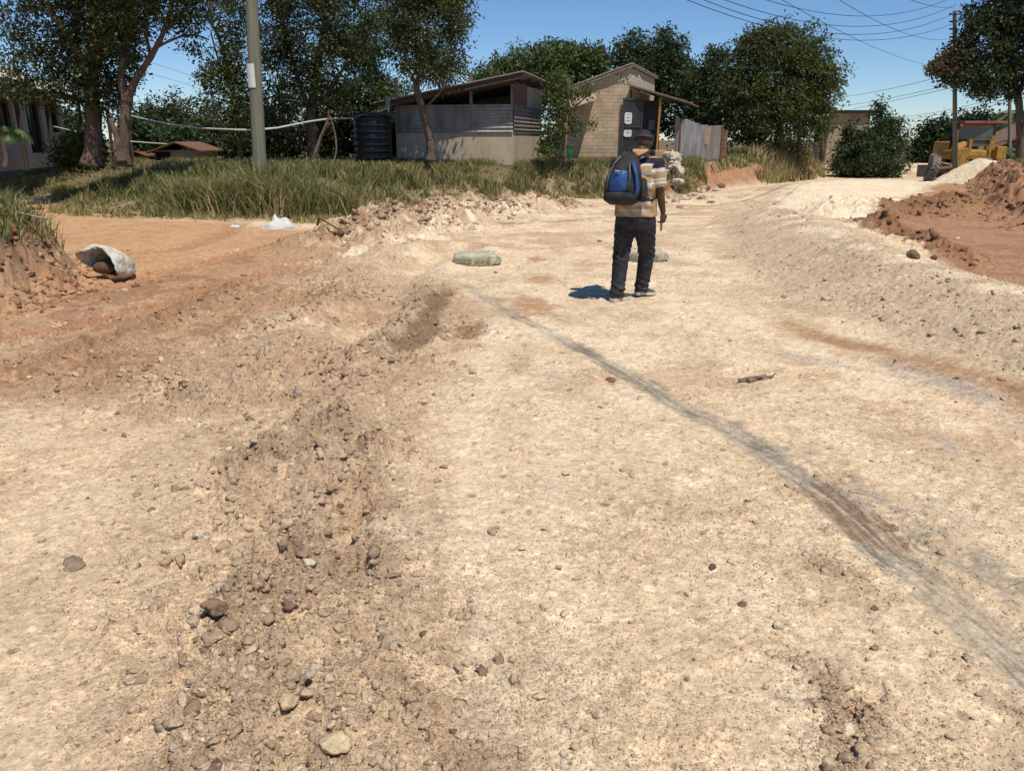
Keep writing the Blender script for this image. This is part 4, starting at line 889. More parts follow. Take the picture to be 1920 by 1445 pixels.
q = MB(); q.tube([(r_b.x+.17*math.cos(t), 25.8, r_b.z+.34+.12*math.sin(t)) for t in np.linspace(0, math.pi, 9)], .006, 5); q.build('handle', M_tin, rr_)
# heap of white rocks with a yellow sack on top
hr = random.Random(5)
for i in range(26):
    t = i/26; py = 338-58*t+hr.uniform(-3, 3); px = 1257+hr.uniform(-1, 1)*(24-12*t); Y = 25.0+1.3*t+hr.uniform(-.15, .15); p = at(px, py, Y)
    rock('rock', px, py, hr.uniform(9, 19), 10, (.56, .50, .42), 'white rock in the heap piled at the shop corner', 'white rocks heaped by the shop', z=p.z-.08, Y=Y, seed=40+i, flat=.9)
hr = random.Random(9)
for i in range(22):
    t = i/21; px = 1248+t*100+hr.uniform(-4, 4); py = 368-14*t+hr.uniform(-12, 10); Y = gw(px, min(385, py+8), .12)[1]
    p = at(px, py, Y); rock('rock', px, py, hr.uniform(9, 22), 10, (.52, .42, .32) if i % 3 else (.38, .24, .16), 'broken pale slab in the rubble at the foot of the right verge', 'rubble slabs below the grass verge', z=Hs(p.x, Y)-.0, Y=Y, seed=80+i, flat=.6)

# ------------------------------------------------------------ far buildings
def far_block():
    Y = 46; a, b = at(1549, 282, Y), at(1624, 282, Y); zt = at(1549, 212, Y).z; zb = .3; w = b.x-a.x
    r = empty('block_building', ((a.x+b.x)/2, Y, zb), 'unplastered block building with flat dark roof edge behind the bushes', 'building')
    m = MB(); m.slab([(a.x, Y, zb), (b.x, Y, zb), (b.x, Y, zt), (a.x, Y, zt)], (0, 1, 0), .2); m.build('front_wall', M_brick2, r)
    a2 = at(1524, 282, Y+5.5)
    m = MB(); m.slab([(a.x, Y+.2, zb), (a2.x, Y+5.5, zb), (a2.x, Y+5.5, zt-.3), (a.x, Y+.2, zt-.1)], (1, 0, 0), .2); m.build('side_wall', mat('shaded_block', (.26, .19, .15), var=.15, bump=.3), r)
    for (u, v) in ((.25, .35), (.62, .35)):
        p = Vector((a.x, Y, 0)).lerp(Vector((a2.x, Y+5.5, 0)), u); q = MB(); q.box((p.x-.08, p.y, zb+1.9), (.25, .9, 1.3), rot=Matrix.Rotation(-.5, 3, 'Z')); q.build('window', M_dark, r)
    q = MB(); q.slab([(a.x-.15, Y-.25, zt-.02), (b.x+.25, Y-.25, zt-.02), (b.x+.25, Y+6, zt+.1), (a2.x-.2, Y+6, zt+.1)], (0, 0, 1), .16); q.build('roof', M_dark, r)
    q = MB(); g0, g1 = at(1536, 196, Y+2), at(1562, 208, Y+2); q.slab([(g0.x, Y+2, zt+.27), (g1.x, Y+2, zt+.27), (g0.x, Y+2, g0.z)], (0, 1, 0), .2); q.build('gable', M_cement, r)
    q = MB(); q.slab([(g0.x-.1, Y+1.8, g0.z), (g1.x+.2, Y+1.8, zt+.25), (g1.x+.2, Y+4.5, zt+.25), (g0.x-.1, Y+4.5, g0.z)], (0, 0, 1), .07); q.build('gable_roof', mat('pale_tile', (.35, .26, .22)), r)
far_block()
def far_green():
    Y = 70; r = empty('green_roofed_house', (at(1720, 330, Y).x, Y, 0), 'far house with pale green sheet roof at the end of the road', 'house')
    a, b = at(1672, 320, Y), at(1752, 320, Y); zr = at(1700, 290, Y+3).z
    m = MB(); m.box(((a.x+b.x)/2, Y+3, (a.z-.3)/2), (b.x-a.x-1, 5, a.z-.2+.6)); m.build('wall', mat('far_wall', (.34, .27, .23)), r)
    q = MB(); q.slab([(a.x-.3, Y, a.z), (b.x, Y, a.z), (b.x-2.3, Y+3, zr), (a.x, Y+3, zr)], (0, 0, 1), .08); q.slab([(b.x, Y, a.z), (b.x+.5, Y+6, a.z), (b.x-2.3, Y+3, zr)], (0, 0, 1), .08)
    q.build('roof', mat('green_roof', (.24, .36, .26), rough=.6, var=.08), r)
far_green()
def far_right():
    Y = 40; r = empty('red_roofed_house', (at(1920, 300, Y).x, Y, .3), 'low house with reddish sloping roof at the right edge', 'house')
    a, b, c = at(1866, 283, Y), at(1926, 253, Y), at(1990, 222, Y)
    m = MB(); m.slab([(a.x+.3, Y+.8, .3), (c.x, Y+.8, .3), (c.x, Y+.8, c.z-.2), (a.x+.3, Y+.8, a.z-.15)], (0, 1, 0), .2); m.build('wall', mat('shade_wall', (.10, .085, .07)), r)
    q = MB(); q.slab([(a.x-.2, Y, a.z), (c.x, Y, c.z), (c.x, Y+2.5, c.z), (a.x-.2, Y+2.5, a.z)], (0, 0, 1), .14); q.build('roof', mat('red_roof', (.20, .115, .08), rough=.8, var=.15), r)
    q = MB(); q.slab([(a.x+1.4, Y+.79, .5), (a.x+2.3, Y+.79, .5), (a.x+2.3, Y+.79, 1.5), (a.x+1.4, Y+.79, 1.4)], (0, -1, 0), .03); q.build('door', M_dark, r)
far_right()
# ------------------------------------------------------------ vegetation
M_leaf = leaf_mat('leaves', .5, .35); M_grass = leaf_mat('grass_blades', .7, .3)
M_bark = mat('bark', (.15, .105, .075), rough=.95, var=.3, vscale=5, streak=(4, 4, .8), bump=.8, bscale=25, bdist=.03)
M_bark_r = mat('red_bark', (.16, .11, .078), rough=.95, var=.3, vscale=5, streak=(4, 4, .8), bump=.8, bscale=25, bdist=.03)
def leaves_mesh(name, C, Rr, n_per, size, col, elong=2.2, droop=.0, spread=.3, colvar=.22, yellow=.06):
    """C cluster centres (k,3); every cluster is a spray of leaf blades round a twig end"""
    k = len(C); N = k*n_per
    off = rng.normal(0, 1, (k, n_per, 3)).astype(np.float32); off /= np.linalg.norm(off, axis=2, keepdims=True)+1e-6
    off *= (rng.random((k, n_per, 1))**.45).astype(np.float32)*Rr[:, None, None]; off[:, :, 2] *= .7
    P = (C[:, None, :]+off).reshape(-1, 3)
    d = rng.normal(0, 1, (N, 3)).astype(np.float32)+off.reshape(-1, 3)/(np.repeat(Rr, n_per)[:, None]+1e-6)*1.0; d[:, 2] -= droop; d /= np.linalg.norm(d, axis=1, keepdims=True)+1e-6
    nrm = rng.normal(0, 1, (N, 3)).astype(np.float32); nrm[:, 2] += .6; w = np.cross(d, nrm); w /= np.linalg.norm(w, axis=1, keepdims=True)+1e-6
    s = (size*rng.uniform(.6, 1.35, N)).astype(np.float32)[:, None]; up = np.cross(w, d)
    V = np.stack([P, P+d*s*.5+w*s/elong*.5+up*s*.06, P+d*s, P+d*s*.5-w*s/elong*.5+up*s*.06], 1).reshape(-1, 3)
    F = np.arange(N*4, dtype=np.int32)
    me = fast_mesh(name, V, F, np.full(N, 4))
    base = np.array(col, np.float32); cv = rng.uniform(1-colvar, 1+colvar, (k, 1, 1))*rng.uniform(.75, 1.25, (k, n_per, 1))
    cc = base[None, None, :]*cv; ye = rng.random((k, n_per, 1)) < yellow; cc = np.where(ye, cc*np.array([1.7, 1.35, .9]), cc)
    set_col(me, np.repeat(cc.reshape(-1, 3), 4, 0)); return me
def tree(name, label, base, trunks, blobs, n, size=.10, col=(.040, .062, .022), cat='tree', group=None, cl=.42, per=26, limbs=26, bark=None, droop=.3, hollow=.35, yellow=.06, elong=2.2, gap=0.0):
    """trunks: list of (list of (px,py,Y), r0, r1); blobs: (px,py,rx_px,ry_px,Y[,depth])"""
    b = Vector(base) if not isinstance(base, tuple) or len(base) == 3 and abs(base[0]) < 100 else at(*base)
    r = empty(name, tuple(b), label, cat, group)
    bs = []
    for q in blobs:
        c = at(q[0], q[1], q[4]); rx = q[2]/FPX*q[4]; rz = q[3]/FPX*q[4]*1.02; ry = q[5] if len(q) > 5 else (rx+rz)/2; bs.append((c, rx, ry, rz))
    vol = np.array([b_[1]*b_[2]*b_[3] for b_ in bs])**.75; cnt = np.maximum(4, (n/per*vol/vol.sum()).astype(int))
    Cs = []; 
    for (c, rx, ry, rz), k in zip(bs, cnt):
        u = rng.normal(0, 1, (k*2, 3)); u /= np.linalg.norm(u, axis=1, keepdims=True); rad = (hollow+(1-hollow)*rng.random((k*2, 1)))**.6
        # uneven outline: radius varies with direction
        dirn = np.sin(u[:, :1]*5+c.x*3)*np.sin(u[:, 1:2]*5+c.y)*.5+np.sin(u[:, 2:3]*7+c.x*7+u[:, :1]*4)*.5
        rad = rad*(1+.22*dirn); stray = rng.random((k*2, 1)) < .10; rad = np.where(stray, rng.uniform(1.0, 1.28, (k*2, 1)), rad)
        p = u*rad*np.array([rx, ry, rz])+np.array(c)
        if gap > 0:
            g = np.sin(p[:, 0]*3.1+c.y)*np.sin(p[:, 1]*2.7)*np.sin(p[:, 2]*3.3+1); p = p[g > -.9+gap*1.2] if (g > -.9+gap*1.2).sum() > 5 else p
        Cs.append(p[:k])
    C = np.concatenate(Cs).astype(np.float32); Rr = (cl*rng.uniform(.35, 1.15, len(C))).astype(np.float32)
    me = leaves_mesh('crown', C-np.array(b, np.float32), Rr, per, size, col, droop=droop, yellow=yellow, elong=elong)
    link('crown', me, M_leaf, r)
    m = MB(); tips = []
    for (pts, r0, r1) in trunks:
        P = [at(*p) for p in pts]; 
        # resample smoothly
        S = []; 
        for i in range(len(P)-1):
            p0 = P[max(i-1, 0)]; p1, p2 = P[i], P[i+1]; p3 = P[min(i+2, len(P)-1)]
            for k in range(6):
                t = k/6; S.append(.5*((2*p1)+(p2-p0)*t+(2*p0-5*p1+4*p2-p3)*t*t+(3*p1-p0-3*p2+p3)*t**3))
        S.append(P[-1]); n_ = len(S)
        rads = [(r0+(r1-r0)*i/(n_-1))*(1+.08*math.sin(i*1.7)+(.35*max(0, 1-i/3.) if r0 > .09 else 0)) for i in range(n_)]
        m.tube(S, rads, 10); tips += S[n_//3:]
    if tips:
        rr = random.Random(int(b.x*10)+3); idxs = [rr.randrange(len(C)) for _ in range(limbs)]
        for i in idxs:
            e = Vector(C[i].tolist()); s = min(tips, key=lambda p: (p-e).length+ (1.0 if p.z > e.z else 0))
            mid = s.lerp(e, .5)+Vector((rr.uniform(-.15, .15), rr.uniform(-.15, .15), rr.uniform(-.05, .25)))*(e-s).length*.5
            P = [s, s.lerp(mid, .6)+Vector((0, 0, .03)), mid, mid.lerp(e, .6), e]; l = (e-s).length
            m.tube(P, [.012+.013*l, .010+.010*l, .009+.007*l, .012, .006], 5)
        m.build('trunk', bark or M_bark, r, smooth=True)
    return r
DK = (.066, .080, .026); MG = (.086, .106, .033); GR = (.088, .120, .038); OL = (.092, .108, .038)
tree('broadleaf_tree', 'big dark tree with a thick vine covered trunk at far left', (172, 312, 22), [([(172, 312, 22), (176, 240, 22), (172, 170, 22), (176, 90, 22), (190, 0, 22)], .23, .14), ([(174, 170, 22), (140, 90, 21.6), (100, 30, 21.3)], .14, .06), ([(176, 120, 22), (215, 40, 22), (240, -30, 22)], .13, .06)],
     [(95, 45, 95, 60, 22), (195, 95, 55, 85, 22, 1.2), (60, 120, 55, 35, 21.5, .9), (190, 10, 80, 60, 22), (70, 170, 60, 22, 21.2, .6), (178, 160, 42, 60, 22, .6), (150, -70, 150, 70, 22), (120, 165, 50, 30, 21.6, .6), (20, 165, 40, 22, 21, .5), (215, 165, 22, 35, 21.6, .4)], 34000, gap=.12, col=DK, bark=M_bark_r, per=30, limbs=40)
tree('forked_tree', 'slender tree forking low into two bare limbs, left of the pole', (233, 312, 21), [([(234, 312, 21), (233, 250, 21), (238, 192, 21)], .14, .12), ([(238, 192, 21), (228, 150, 21), (233, 95, 21), (240, 40, 21), (236, -20, 21)], .10, .05), ([(238, 192, 21), (252, 155, 21), (283, 106, 21), (306, 62, 21), (322, 10, 21)], .105, .045), ([(283, 106, 21), (276, 75, 21), (274, 30, 21)], .05, .03), ([(296, 88, 21), (330, 72, 21), (362, 66, 21.4), (392, 75, 21.6)], .035, .02), ([(228, 304, 20.8), (219, 260, 20.8), (207, 222, 20.8)], .10, .05), ([(306, 62, 21), (345, 20, 21), (370, -10, 21)], .05, .03)],
     [(250, 30, 50, 38, 21), (330, 12, 60, 26, 21), (290, -40, 130, 40, 21), (372, 100, 9, 20, 21.5, .25), (352, 84, 15, 8, 21.4, .25), (215, 60, 28, 45, 21, .6), (345, 48, 26, 14, 21.2, .4), (252, 105, 12, 20, 21, .3)], 13000, col=DK, bark=M_bark, per=22, limbs=22, gap=.25)
tree('sparse_tree', 'thin airy tree hanging over the blue gap beside the pole', (452, 312, 25), [([(452, 312, 25), (446, 240, 25), (436, 170, 25), (420, 100, 25), (400, 50, 25), (380, 30, 25)], .09, .03), ([(436, 170, 25), (412, 120, 25), (395, 60, 25)], .035, .02)],
     [(432, 30, 32, 48, 25), (412, 160, 32, 40, 25), (445, 190, 26, 50, 25), (440, 110, 26, 30, 25, .7), (390, 150, 14, 12, 25, .3), (455, 230, 22, 40, 25)], 9500, col=MG, per=16, cl=.38, limbs=40, gap=.35)
tree('broadleaf_tree', 'large dark tree with dense crown right of the left pole', (588, 305, 25), [([(590, 308, 25), (586, 260, 25), (584, 210, 25), (592, 140, 25), (612, 40, 25)], .17, .09), ([(584, 215, 25), (560, 150, 25), (540, 80, 25)], .09, .04), ([(586, 210, 25), (610, 180, 25), (650, 120, 25)], .07, .04)],
     [(585, 55, 95, 70, 25), (540, 130, 55, 60, 25), (630, 120, 62, 60, 25), (600, -50, 130, 60, 25), (520, 50, 45, 70, 25), (660, 50, 50, 60, 25), (590, 170, 70, 35, 25), (510, 200, 25, 40, 25.5, .7)], 30000, gap=.12, col=DK, per=30, limbs=40)
tree('broadleaf_tree', 'loose leafy tree with sky showing through, behind the black tank', (700, 300, 30), [([(700, 305, 30), (696, 230, 30), (705, 160, 30), (700, 100, 30)], .12, .05)],
     [(700, 165, 48, 30, 30), (735, 195, 40, 35, 30), (680, 110, 30, 30, 30), (712, 60, 40, 40, 30), (665, 200, 30, 35, 30)], 13000, col=GR, per=20, limbs=25, gap=.25, size=.12)
tree('leaning_tree', 'tree with a thin leaning trunk in front of the tin kiosk', (808, 300, 23.6), [([(808, 302, 23.6), (806, 265, 23.6), (797, 220, 23.6), (785, 182, 23.6), (780, 158, 23.6)], .125, .09), ([(780, 158, 23.6), (792, 130, 23.6), (800, 80, 23.6), (806, 10, 23.6)], .07, .03), ([(780, 158, 23.6), (762, 120, 23.6), (755, 60, 23.6)], .06, .03), ([(793, 205, 23.6), (815, 185, 23.2), (835, 160, 23)], .03, .015)],
     [(800, 55, 62, 62, 23.8), (755, 22, 42, 44, 23.8), (838, 110, 30, 42, 23.6, .8), (805, -40, 95, 45, 23.8), (852, 30, 30, 38, 23.6, .8), (775, 110, 30, 40, 23.7, .7), (815, 135, 34, 24, 23.5, .6)], 21000, col=OL, per=24, limbs=50, gap=.12)
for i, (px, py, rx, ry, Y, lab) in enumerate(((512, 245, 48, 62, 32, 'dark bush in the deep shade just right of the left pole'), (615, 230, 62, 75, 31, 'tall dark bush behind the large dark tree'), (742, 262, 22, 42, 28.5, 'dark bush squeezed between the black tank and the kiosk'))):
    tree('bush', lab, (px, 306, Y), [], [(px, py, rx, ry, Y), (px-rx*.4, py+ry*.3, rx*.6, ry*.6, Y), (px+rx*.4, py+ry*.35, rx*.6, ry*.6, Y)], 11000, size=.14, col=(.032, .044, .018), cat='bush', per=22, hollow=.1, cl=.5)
for i, (px, py, rx, ry, Y, lab) in enumerate(((290, 240, 45, 50, 42, 'olive bushy tree behind the huts, leftmost of the far hedge'), (345, 232, 50, 48, 43, 'olive bushy tree right above the pitched hut'), (410, 255, 45, 52, 40, 'olive bushy tree left of the pole, rightmost of the far hedge'), (455, 275, 25, 35, 33, 'low bush at the foot of the sparse tree'))):
    tree('bush', lab, (px, 310, Y), [], [(px, py, rx, ry, Y), (px-rx*.5, py+ry*.4, rx*.7, ry*.7, Y), (px+rx*.5, py+ry*.3, rx*.7, ry*.7, Y)], 9000, size=.17, col=(.055, .068, .028), cat='bush', per=22, hollow=.1, cl=.6, group='bushes behind the huts', yellow=.25)
tree('bush', 'green shrub at the foot of the vine covered trunk', (140, 312, 24), [], [(140, 285, 26, 30, 24), (168, 280, 22, 34, 23.4, .6), (120, 295, 15, 20, 24)], 5000, size=.12, col=GR, cat='bush', per=20, hollow=.1)
tree('bush', 'tall hedge shrub filling the gap between the bungalow and the vine covered trunk', (120, 310, 34), [], [(118, 262, 34, 42, 34), (95, 280, 26, 28, 34), (150, 250, 26, 48, 35)], 9000, size=.15, col=(.05, .066, .025), cat='bush', per=20, hollow=.1, cl=.5)
tree('bush', 'broad leaved shrub right of the forked tree trunk', (290, 312, 29), [], [(290, 275, 40, 24, 33), (330, 262, 36, 22, 34), (262, 262, 22, 40, 32)], 6000, size=.22, col=(.05, .085, .03), cat='bush', per=16, hollow=.1, cl=.6)
B = 'trees behind the shop'
tree('broadleaf_tree', 'dense tree showing above the middle of the kiosk roof', (975, 300, 46), [([(975, 300, 46), (975, 180, 46)], .2, .1)], [(985, 125, 42, 35, 46), (945, 138, 40, 22, 46), (1030, 112, 36, 30, 46), (990, 160, 60, 40, 46), (900, 150, 22, 25, 44), (930, 118, 9, 12, 46, .4)], 14000, size=.2, col=GR, per=20, limbs=12, cl=.55, group=B)
tree('broadleaf_tree', 'dense tree between the kiosk roof and the shop roof peak', (1085, 300, 44), [([(1085, 300, 44), (1085, 160, 44)], .2, .1)], [(1075, 118, 48, 32, 44), (1120, 118, 34, 26, 44), (1080, 160, 70, 45, 44), (1062, 96, 14, 14, 44, .5), (1098, 94, 14, 12, 44, .5)], 13000, size=.2, col=GR, per=20, limbs=12, cl=.5, group=B)
tree('broadleaf_tree', 'tall tree with spiky top right behind the shop roof peak', (1225, 300, 42), [([(1225, 300, 42), (1220, 150, 42), (1215, 90, 42)], .2, .08)], [(1185, 88, 26, 24, 42), (1245, 95, 34, 30, 42), (1215, 130, 60, 40, 42), (1262, 140, 40, 50, 42), (1270, 190, 50, 60, 42), (1188, 66, 10, 10, 42, .4), (1250, 66, 12, 10, 42, .4), (1275, 84, 10, 10, 42, .4)], 17000, size=.19, col=(.060, .084, .032), per=20, limbs=14, cl=.5, group=B)
tree('broadleaf_tree', 'narrow tree left of the big round tree', (1335, 300, 40), [([(1335, 300, 40), (1330, 150, 40)], .15, .06)], [(1342, 120, 26, 30, 40), (1318, 165, 34, 36, 40), (1345, 200, 45, 60, 40), (1310, 235, 40, 40, 40), (1350, 95, 10, 10, 40, .4)], 13000, size=.18, col=(.062, .084, .032), per=20, limbs=14, cl=.5, group=B)
tree('round_tree', 'big round dense green tree standing right of the tin fence', (1462, 300, 36), [([(1462, 305, 36), (1462, 200, 36)], .25, .12), ([(1420, 300, 36), (1430, 220, 36)], .1, .06), ([(1500, 300, 36), (1495, 220, 36)], .1, .06)],
     [(1462, 150, 92, 82, 36), (1415, 130, 52, 55, 36), (1510, 120, 45, 48, 36), (1450, 85, 60, 30, 36), (1405, 205, 45, 60, 36), (1520, 180, 45, 55, 36), (1460, 235, 85, 48, 36), (1430, 66, 18, 12, 36, .6), (1470, 62, 16, 12, 36, .6), (1395, 85, 18, 14, 36, .6), (1555, 155, 14, 20, 36, .5)], 46000, size=.14, col=MG, per=28, limbs=10, cl=.45)
tree('slender_tree', 'slender leafy tree standing between the kiosk and the shop', (1058, 305, 25), [([(1060, 308, 25), (1058, 250, 25), (1062, 200, 25), (1068, 150, 25)], .06, .03), ([(1062, 215, 25), (1090, 190, 24.8), (1108, 175, 24.7)], .03, .015)],
     [(1042, 190, 18, 32, 25, .4), (1036, 240, 18, 38, 25, .4), (1072, 185, 12, 18, 25, .3), (1104, 172, 12, 10, 24.8, .25), (1028, 272, 14, 22, 25, .4), (1045, 150, 15, 18, 25, .4), (1075, 235, 9, 16, 25, .25), (1112, 232, 7, 6, 24.8, .2)], 4800, size=.10, col=GR, per=20, limbs=26, cl=.3)
for i, (px, py, rx, ry, Y, lab) in enumerate(((1598, 292, 28, 36, 39, 'dark leafy bush in front of the block building'), (1655, 268, 34, 46, 39, 'tall leafy bush right of the block building'), (1630, 300, 62, 36, 38, 'low dark bush at the roadside below the block building'))):
    tree('bush', lab, (px, 336, Y), [([(px, 334, Y), (px+2, py, Y)], .05, .03)], [(px, py, rx, ry, Y), (px-rx*.5, py+ry*.4, rx*.6, ry*.6, Y), (px+rx*.45, py-ry*.4, rx*.5, ry*.6, Y), (px, 315, rx, 18, Y), (px-rx*.2, py-ry*1.2, rx*.25, ry*.5, Y, .5)], 11000, size=.15, col=(.056, .082, .03), cat='bush', per=22, hollow=.1, limbs=10, cl=.42, group='roadside bushes')
tree('broadleaf_tree', 'tree whose dark crown hangs over the two right poles', (1914, 300, 30), [([(1914, 305, 30), (1912, 210, 30), (1902, 150, 30), (1888, 80, 30), (1880, 0, 30)], .15, .07), ([(1902, 155, 30), (1870, 130, 30), (1820, 115, 30), (1775, 118, 30)], .06, .02), ([(1908, 180, 30), (1930, 120, 30), (1950, 40, 30)], .08, .04)],
     [(1855, 75, 42, 44, 30), (1890, 20, 52, 42, 30), (1850, 135, 52, 30, 30), (1805, 140, 42, 18, 30, .7), (1910, 110, 40, 55, 30), (1790, 115, 26, 22, 30, .6), (1830, 30, 22, 26, 30, .6), (1900, -45, 70, 40, 30), (1860, 170, 45, 16, 30, .7), (1815, 70, 20, 22, 30, .5), (1950, 60, 50, 80, 30)], 28000, size=.13, col=(.056, .074, .030), per=22, limbs=40, cl=.38, gap=.2, yellow=.12)
tree('dry_branch_spray', 'tuft of tan brown leaves at the left tip of the right tree', (1765, 135, 30), [([(1800, 118, 30), (1780, 122, 30), (1762, 125, 30)], .025, .012)], [(1768, 125, 22, 14, 30, .5), (1795, 95, 14, 16, 30, .4)], 2600, size=.13, col=(.12, .09, .05), per=20, limbs=6, cl=.28, cat='branch')
for i, (blobs, lab) in enumerate((([(1770, 275, 48, 38, 62), (1735, 290, 34, 22, 62), (1755, 250, 30, 26, 62)], 'distant dark round tree left of the grader'), ([(1835, 240, 50, 26, 64), (1790, 250, 30, 22, 64), (1830, 265, 50, 26, 64)], 'distant dark tree above the grader cab'), ([(1885, 250, 38, 24, 60), (1870, 270, 40, 24, 60)], 'distant tree right of the grader cab'))):
    tree('distant_tree', lab, (blobs[0][0], 325, blobs[0][4]), [([(blobs[0][0], 322, blobs[0][4]), (blobs[0][0], 270, blobs[0][4])], .25, .15)], blobs, 9000, size=.3, col=(.032, .052, .018), per=20, hollow=.2, limbs=5, cl=.8, group='distant dark trees')
# fronds: palms and the young plant at the far left
def fronds(name, label, base, top, Ls, n, col, cat, width=.35, trunk_r=.09, spread=.5, seed=1, nl=26, leaf=.5, tm=None):
    b = Vector(base); t = Vector(top); r = empty(name, tuple(b), label, cat); rr = random.Random(seed)
    m = MB(); m.tube([b.lerp(t, k/6)+Vector((.04*math.sin(k), 0, 0)) for k in range(7)], [trunk_r*(1-.3*k/6) for k in range(7)], 8); m.build('trunk', tm or M_bark, r, smooth=True)
    for i in range(n):
        a = 2*math.pi*i/n+rr.uniform(-.3, .3); el = rr.uniform(-.1, 1.0); L_ = Ls*rr.uniform(.75, 1.1); V = []; F = []
        pts = []; p = t.copy(); ang = el
        for k in range(13):
            pts.append(p.copy()); p = p+Vector((math.cos(a)*math.cos(ang), math.sin(a)*math.cos(ang), math.sin(ang)))*(L_/12); ang -= .17
        side = Vector((-math.sin(a), math.cos(a), 0))
        for k in range(nl):
            u = .12+.86*k/nl; j = min(11, int(u*12)); q = pts[j].lerp(pts[j+1], u*12-j); tg = (pts[j+1]-pts[j]).normalized(); ll = leaf*math.sin(math.pi*min(1, u*.9+.1))**.5
            for sgn in (-1, 1):
                dd = (side*sgn+tg*.6+Vector((0, 0, -.45))).normalized()*ll*rr.uniform(.8, 1.1); w = tg*ll*.07; o = len(V)
                V += [q-w, q+w, q+dd*.6+w*1.2+Vector((0, 0, .02)), q+dd, q+dd*.6-w*1.2]; F += [(o, o+1, o+2, o+3, o+4)]
        mm_ = MB(); mm_.add(V, F); mm_.tube(pts, [.016*(1-k/14) for k in range(13)], 5)
        f = mm_.build('frond', col, r)
    return r
M_palm = mat('palm_leaf', (.075, .095, .042), rough=.5, var=.3); M_young = mat('young_leaf', (.07, .13, .035), rough=.5, var=.3)
fronds('palm_tree', 'palm with grey green fronds at the right edge behind the pole', tuple(at(1912, 300, 46)), tuple(at(1912, 218, 46)), 1.9, 12, M_palm, 'palm', leaf=.6, trunk_r=.15, seed=3)
fronds('palm_tree', 'low palm with long arching fronds beside the grader cab', tuple(at(1868, 312, 38)), tuple(at(1868, 290, 38)), 1.9, 12, M_palm, 'palm', leaf=.45, trunk_r=.1, seed=5)
fronds('palm_tree', 'palm frond tips sticking out of the big round tree', tuple(at(1540, 300, 37.5)), tuple(at(1542, 165, 37.5)), 1.6, 11, M_palm, 'palm', leaf=.35, trunk_r=.1, seed=8)
fronds('papaya_plant', 'young plant with drooping bright leaves in front of the bungalow', tuple(at(8, 312, 19.5)), tuple(at(8, 247, 19.5)), .75, 11, M_young, 'plant', leaf=.28, trunk_r=.05, seed=11, nl=14, tm=mat('pale_stem', (.34, .29, .22)))
# bare stems between pole and tank
m = MB(); m.tube([at(585, 303, 23.5), at(592, 285, 23.5), at(602, 255, 23.6), at(614, 228, 23.7), at(618, 205, 23.7)], [.06, .05, .04, .03, .02], 6); m.tube([at(600, 262, 23.6), at(612, 240, 23.7), at(626, 222, 23.7)], [.03, .02, .012], 5)
tag(m.build('bare_stem', M_bark_r, loc=(0, 0, 0)), 'bare brown stem beside the large dark tree trunk', 'stem')
m = MB(); m.tube([at(627, 302, 24), at(631, 280, 24), at(629, 255, 24), at(622, 225, 24), at(614, 210, 24)], [.028, .026, .022, .018, .012], 6)
tag(m.build('bare_stem', M_wood, loc=(0, 0, 0)), 'thin crooked pale stem left of the black tank', 'stem')
# ------------------------------------------------------------ grass
def grass(name, label, X, Y, Hh, col_fn, wid=.011, lean=.45):
    n = len(X); Z, _ = terrain(X.astype(np.float32), Y.astype(np.float32), False)
    a = rng.uniform(0, 2*np.pi, n); l = Hh*lean*rng.uniform(.2, 1.5, n); w = wid*rng.uniform(.6, 1.5, n); wa = rng.uniform(0, np.pi, n)
    dx, dy = np.cos(a), np.sin(a); wx, wy = np.cos(wa)*w, np.sin(wa)*w
    p = np.stack([X, Y, Z-.03], 1); V = np.zeros((n, 5, 3), np.float32)
    V[:, 0] = p+np.stack([-wx, -wy, 0*w], 1); V[:, 1] = p+np.stack([wx, wy, 0*w], 1)
    mid = p+np.stack([dx*l*.3, dy*l*.3, Hh*.6], 1); V[:, 2] = mid+np.stack([wx*.8, wy*.8, 0*w], 1); V[:, 3] = mid-np.stack([wx*.8, wy*.8, 0*w], 1)
    V[:, 4] = p+np.stack([dx*l, dy*l, Hh*(1-.25*(l/Hh)**2)], 1)
    o = (np.arange(n)*5)[:, None]; F = np.concatenate([o+0, o+1, o+2, o+3, o+3, o+2, o+4], 1).astype(np.int32).ravel()
    me = fast_mesh(name, V.reshape(-1, 3), F, np.tile([4, 3], n)); c = col_fn(n); set_col(me, np.repeat(c, 5, 0)); return tag(link(name, me, M_grass), label, 'grass', kind='stuff')
def cand(n, poly, ylo=None):
    P = np.array(poly); lo, hi = P.min(0), P.max(0); return rng.uniform(lo[0], hi[0], n).astype(np.float32), rng.uniform(lo[1], hi[1], n).astype(np.float32)
def gcols(straw):
    def f(n):
        t = rng.random((n, 1)); c = np.where(t < straw, np.array([.40, .32, .155]), np.array([.14, .18, .05])); c = np.where(t > .85, np.array([.26, .265, .09]), c); return c*rng.uniform(.6, 1.3, (n, 1))
    return f
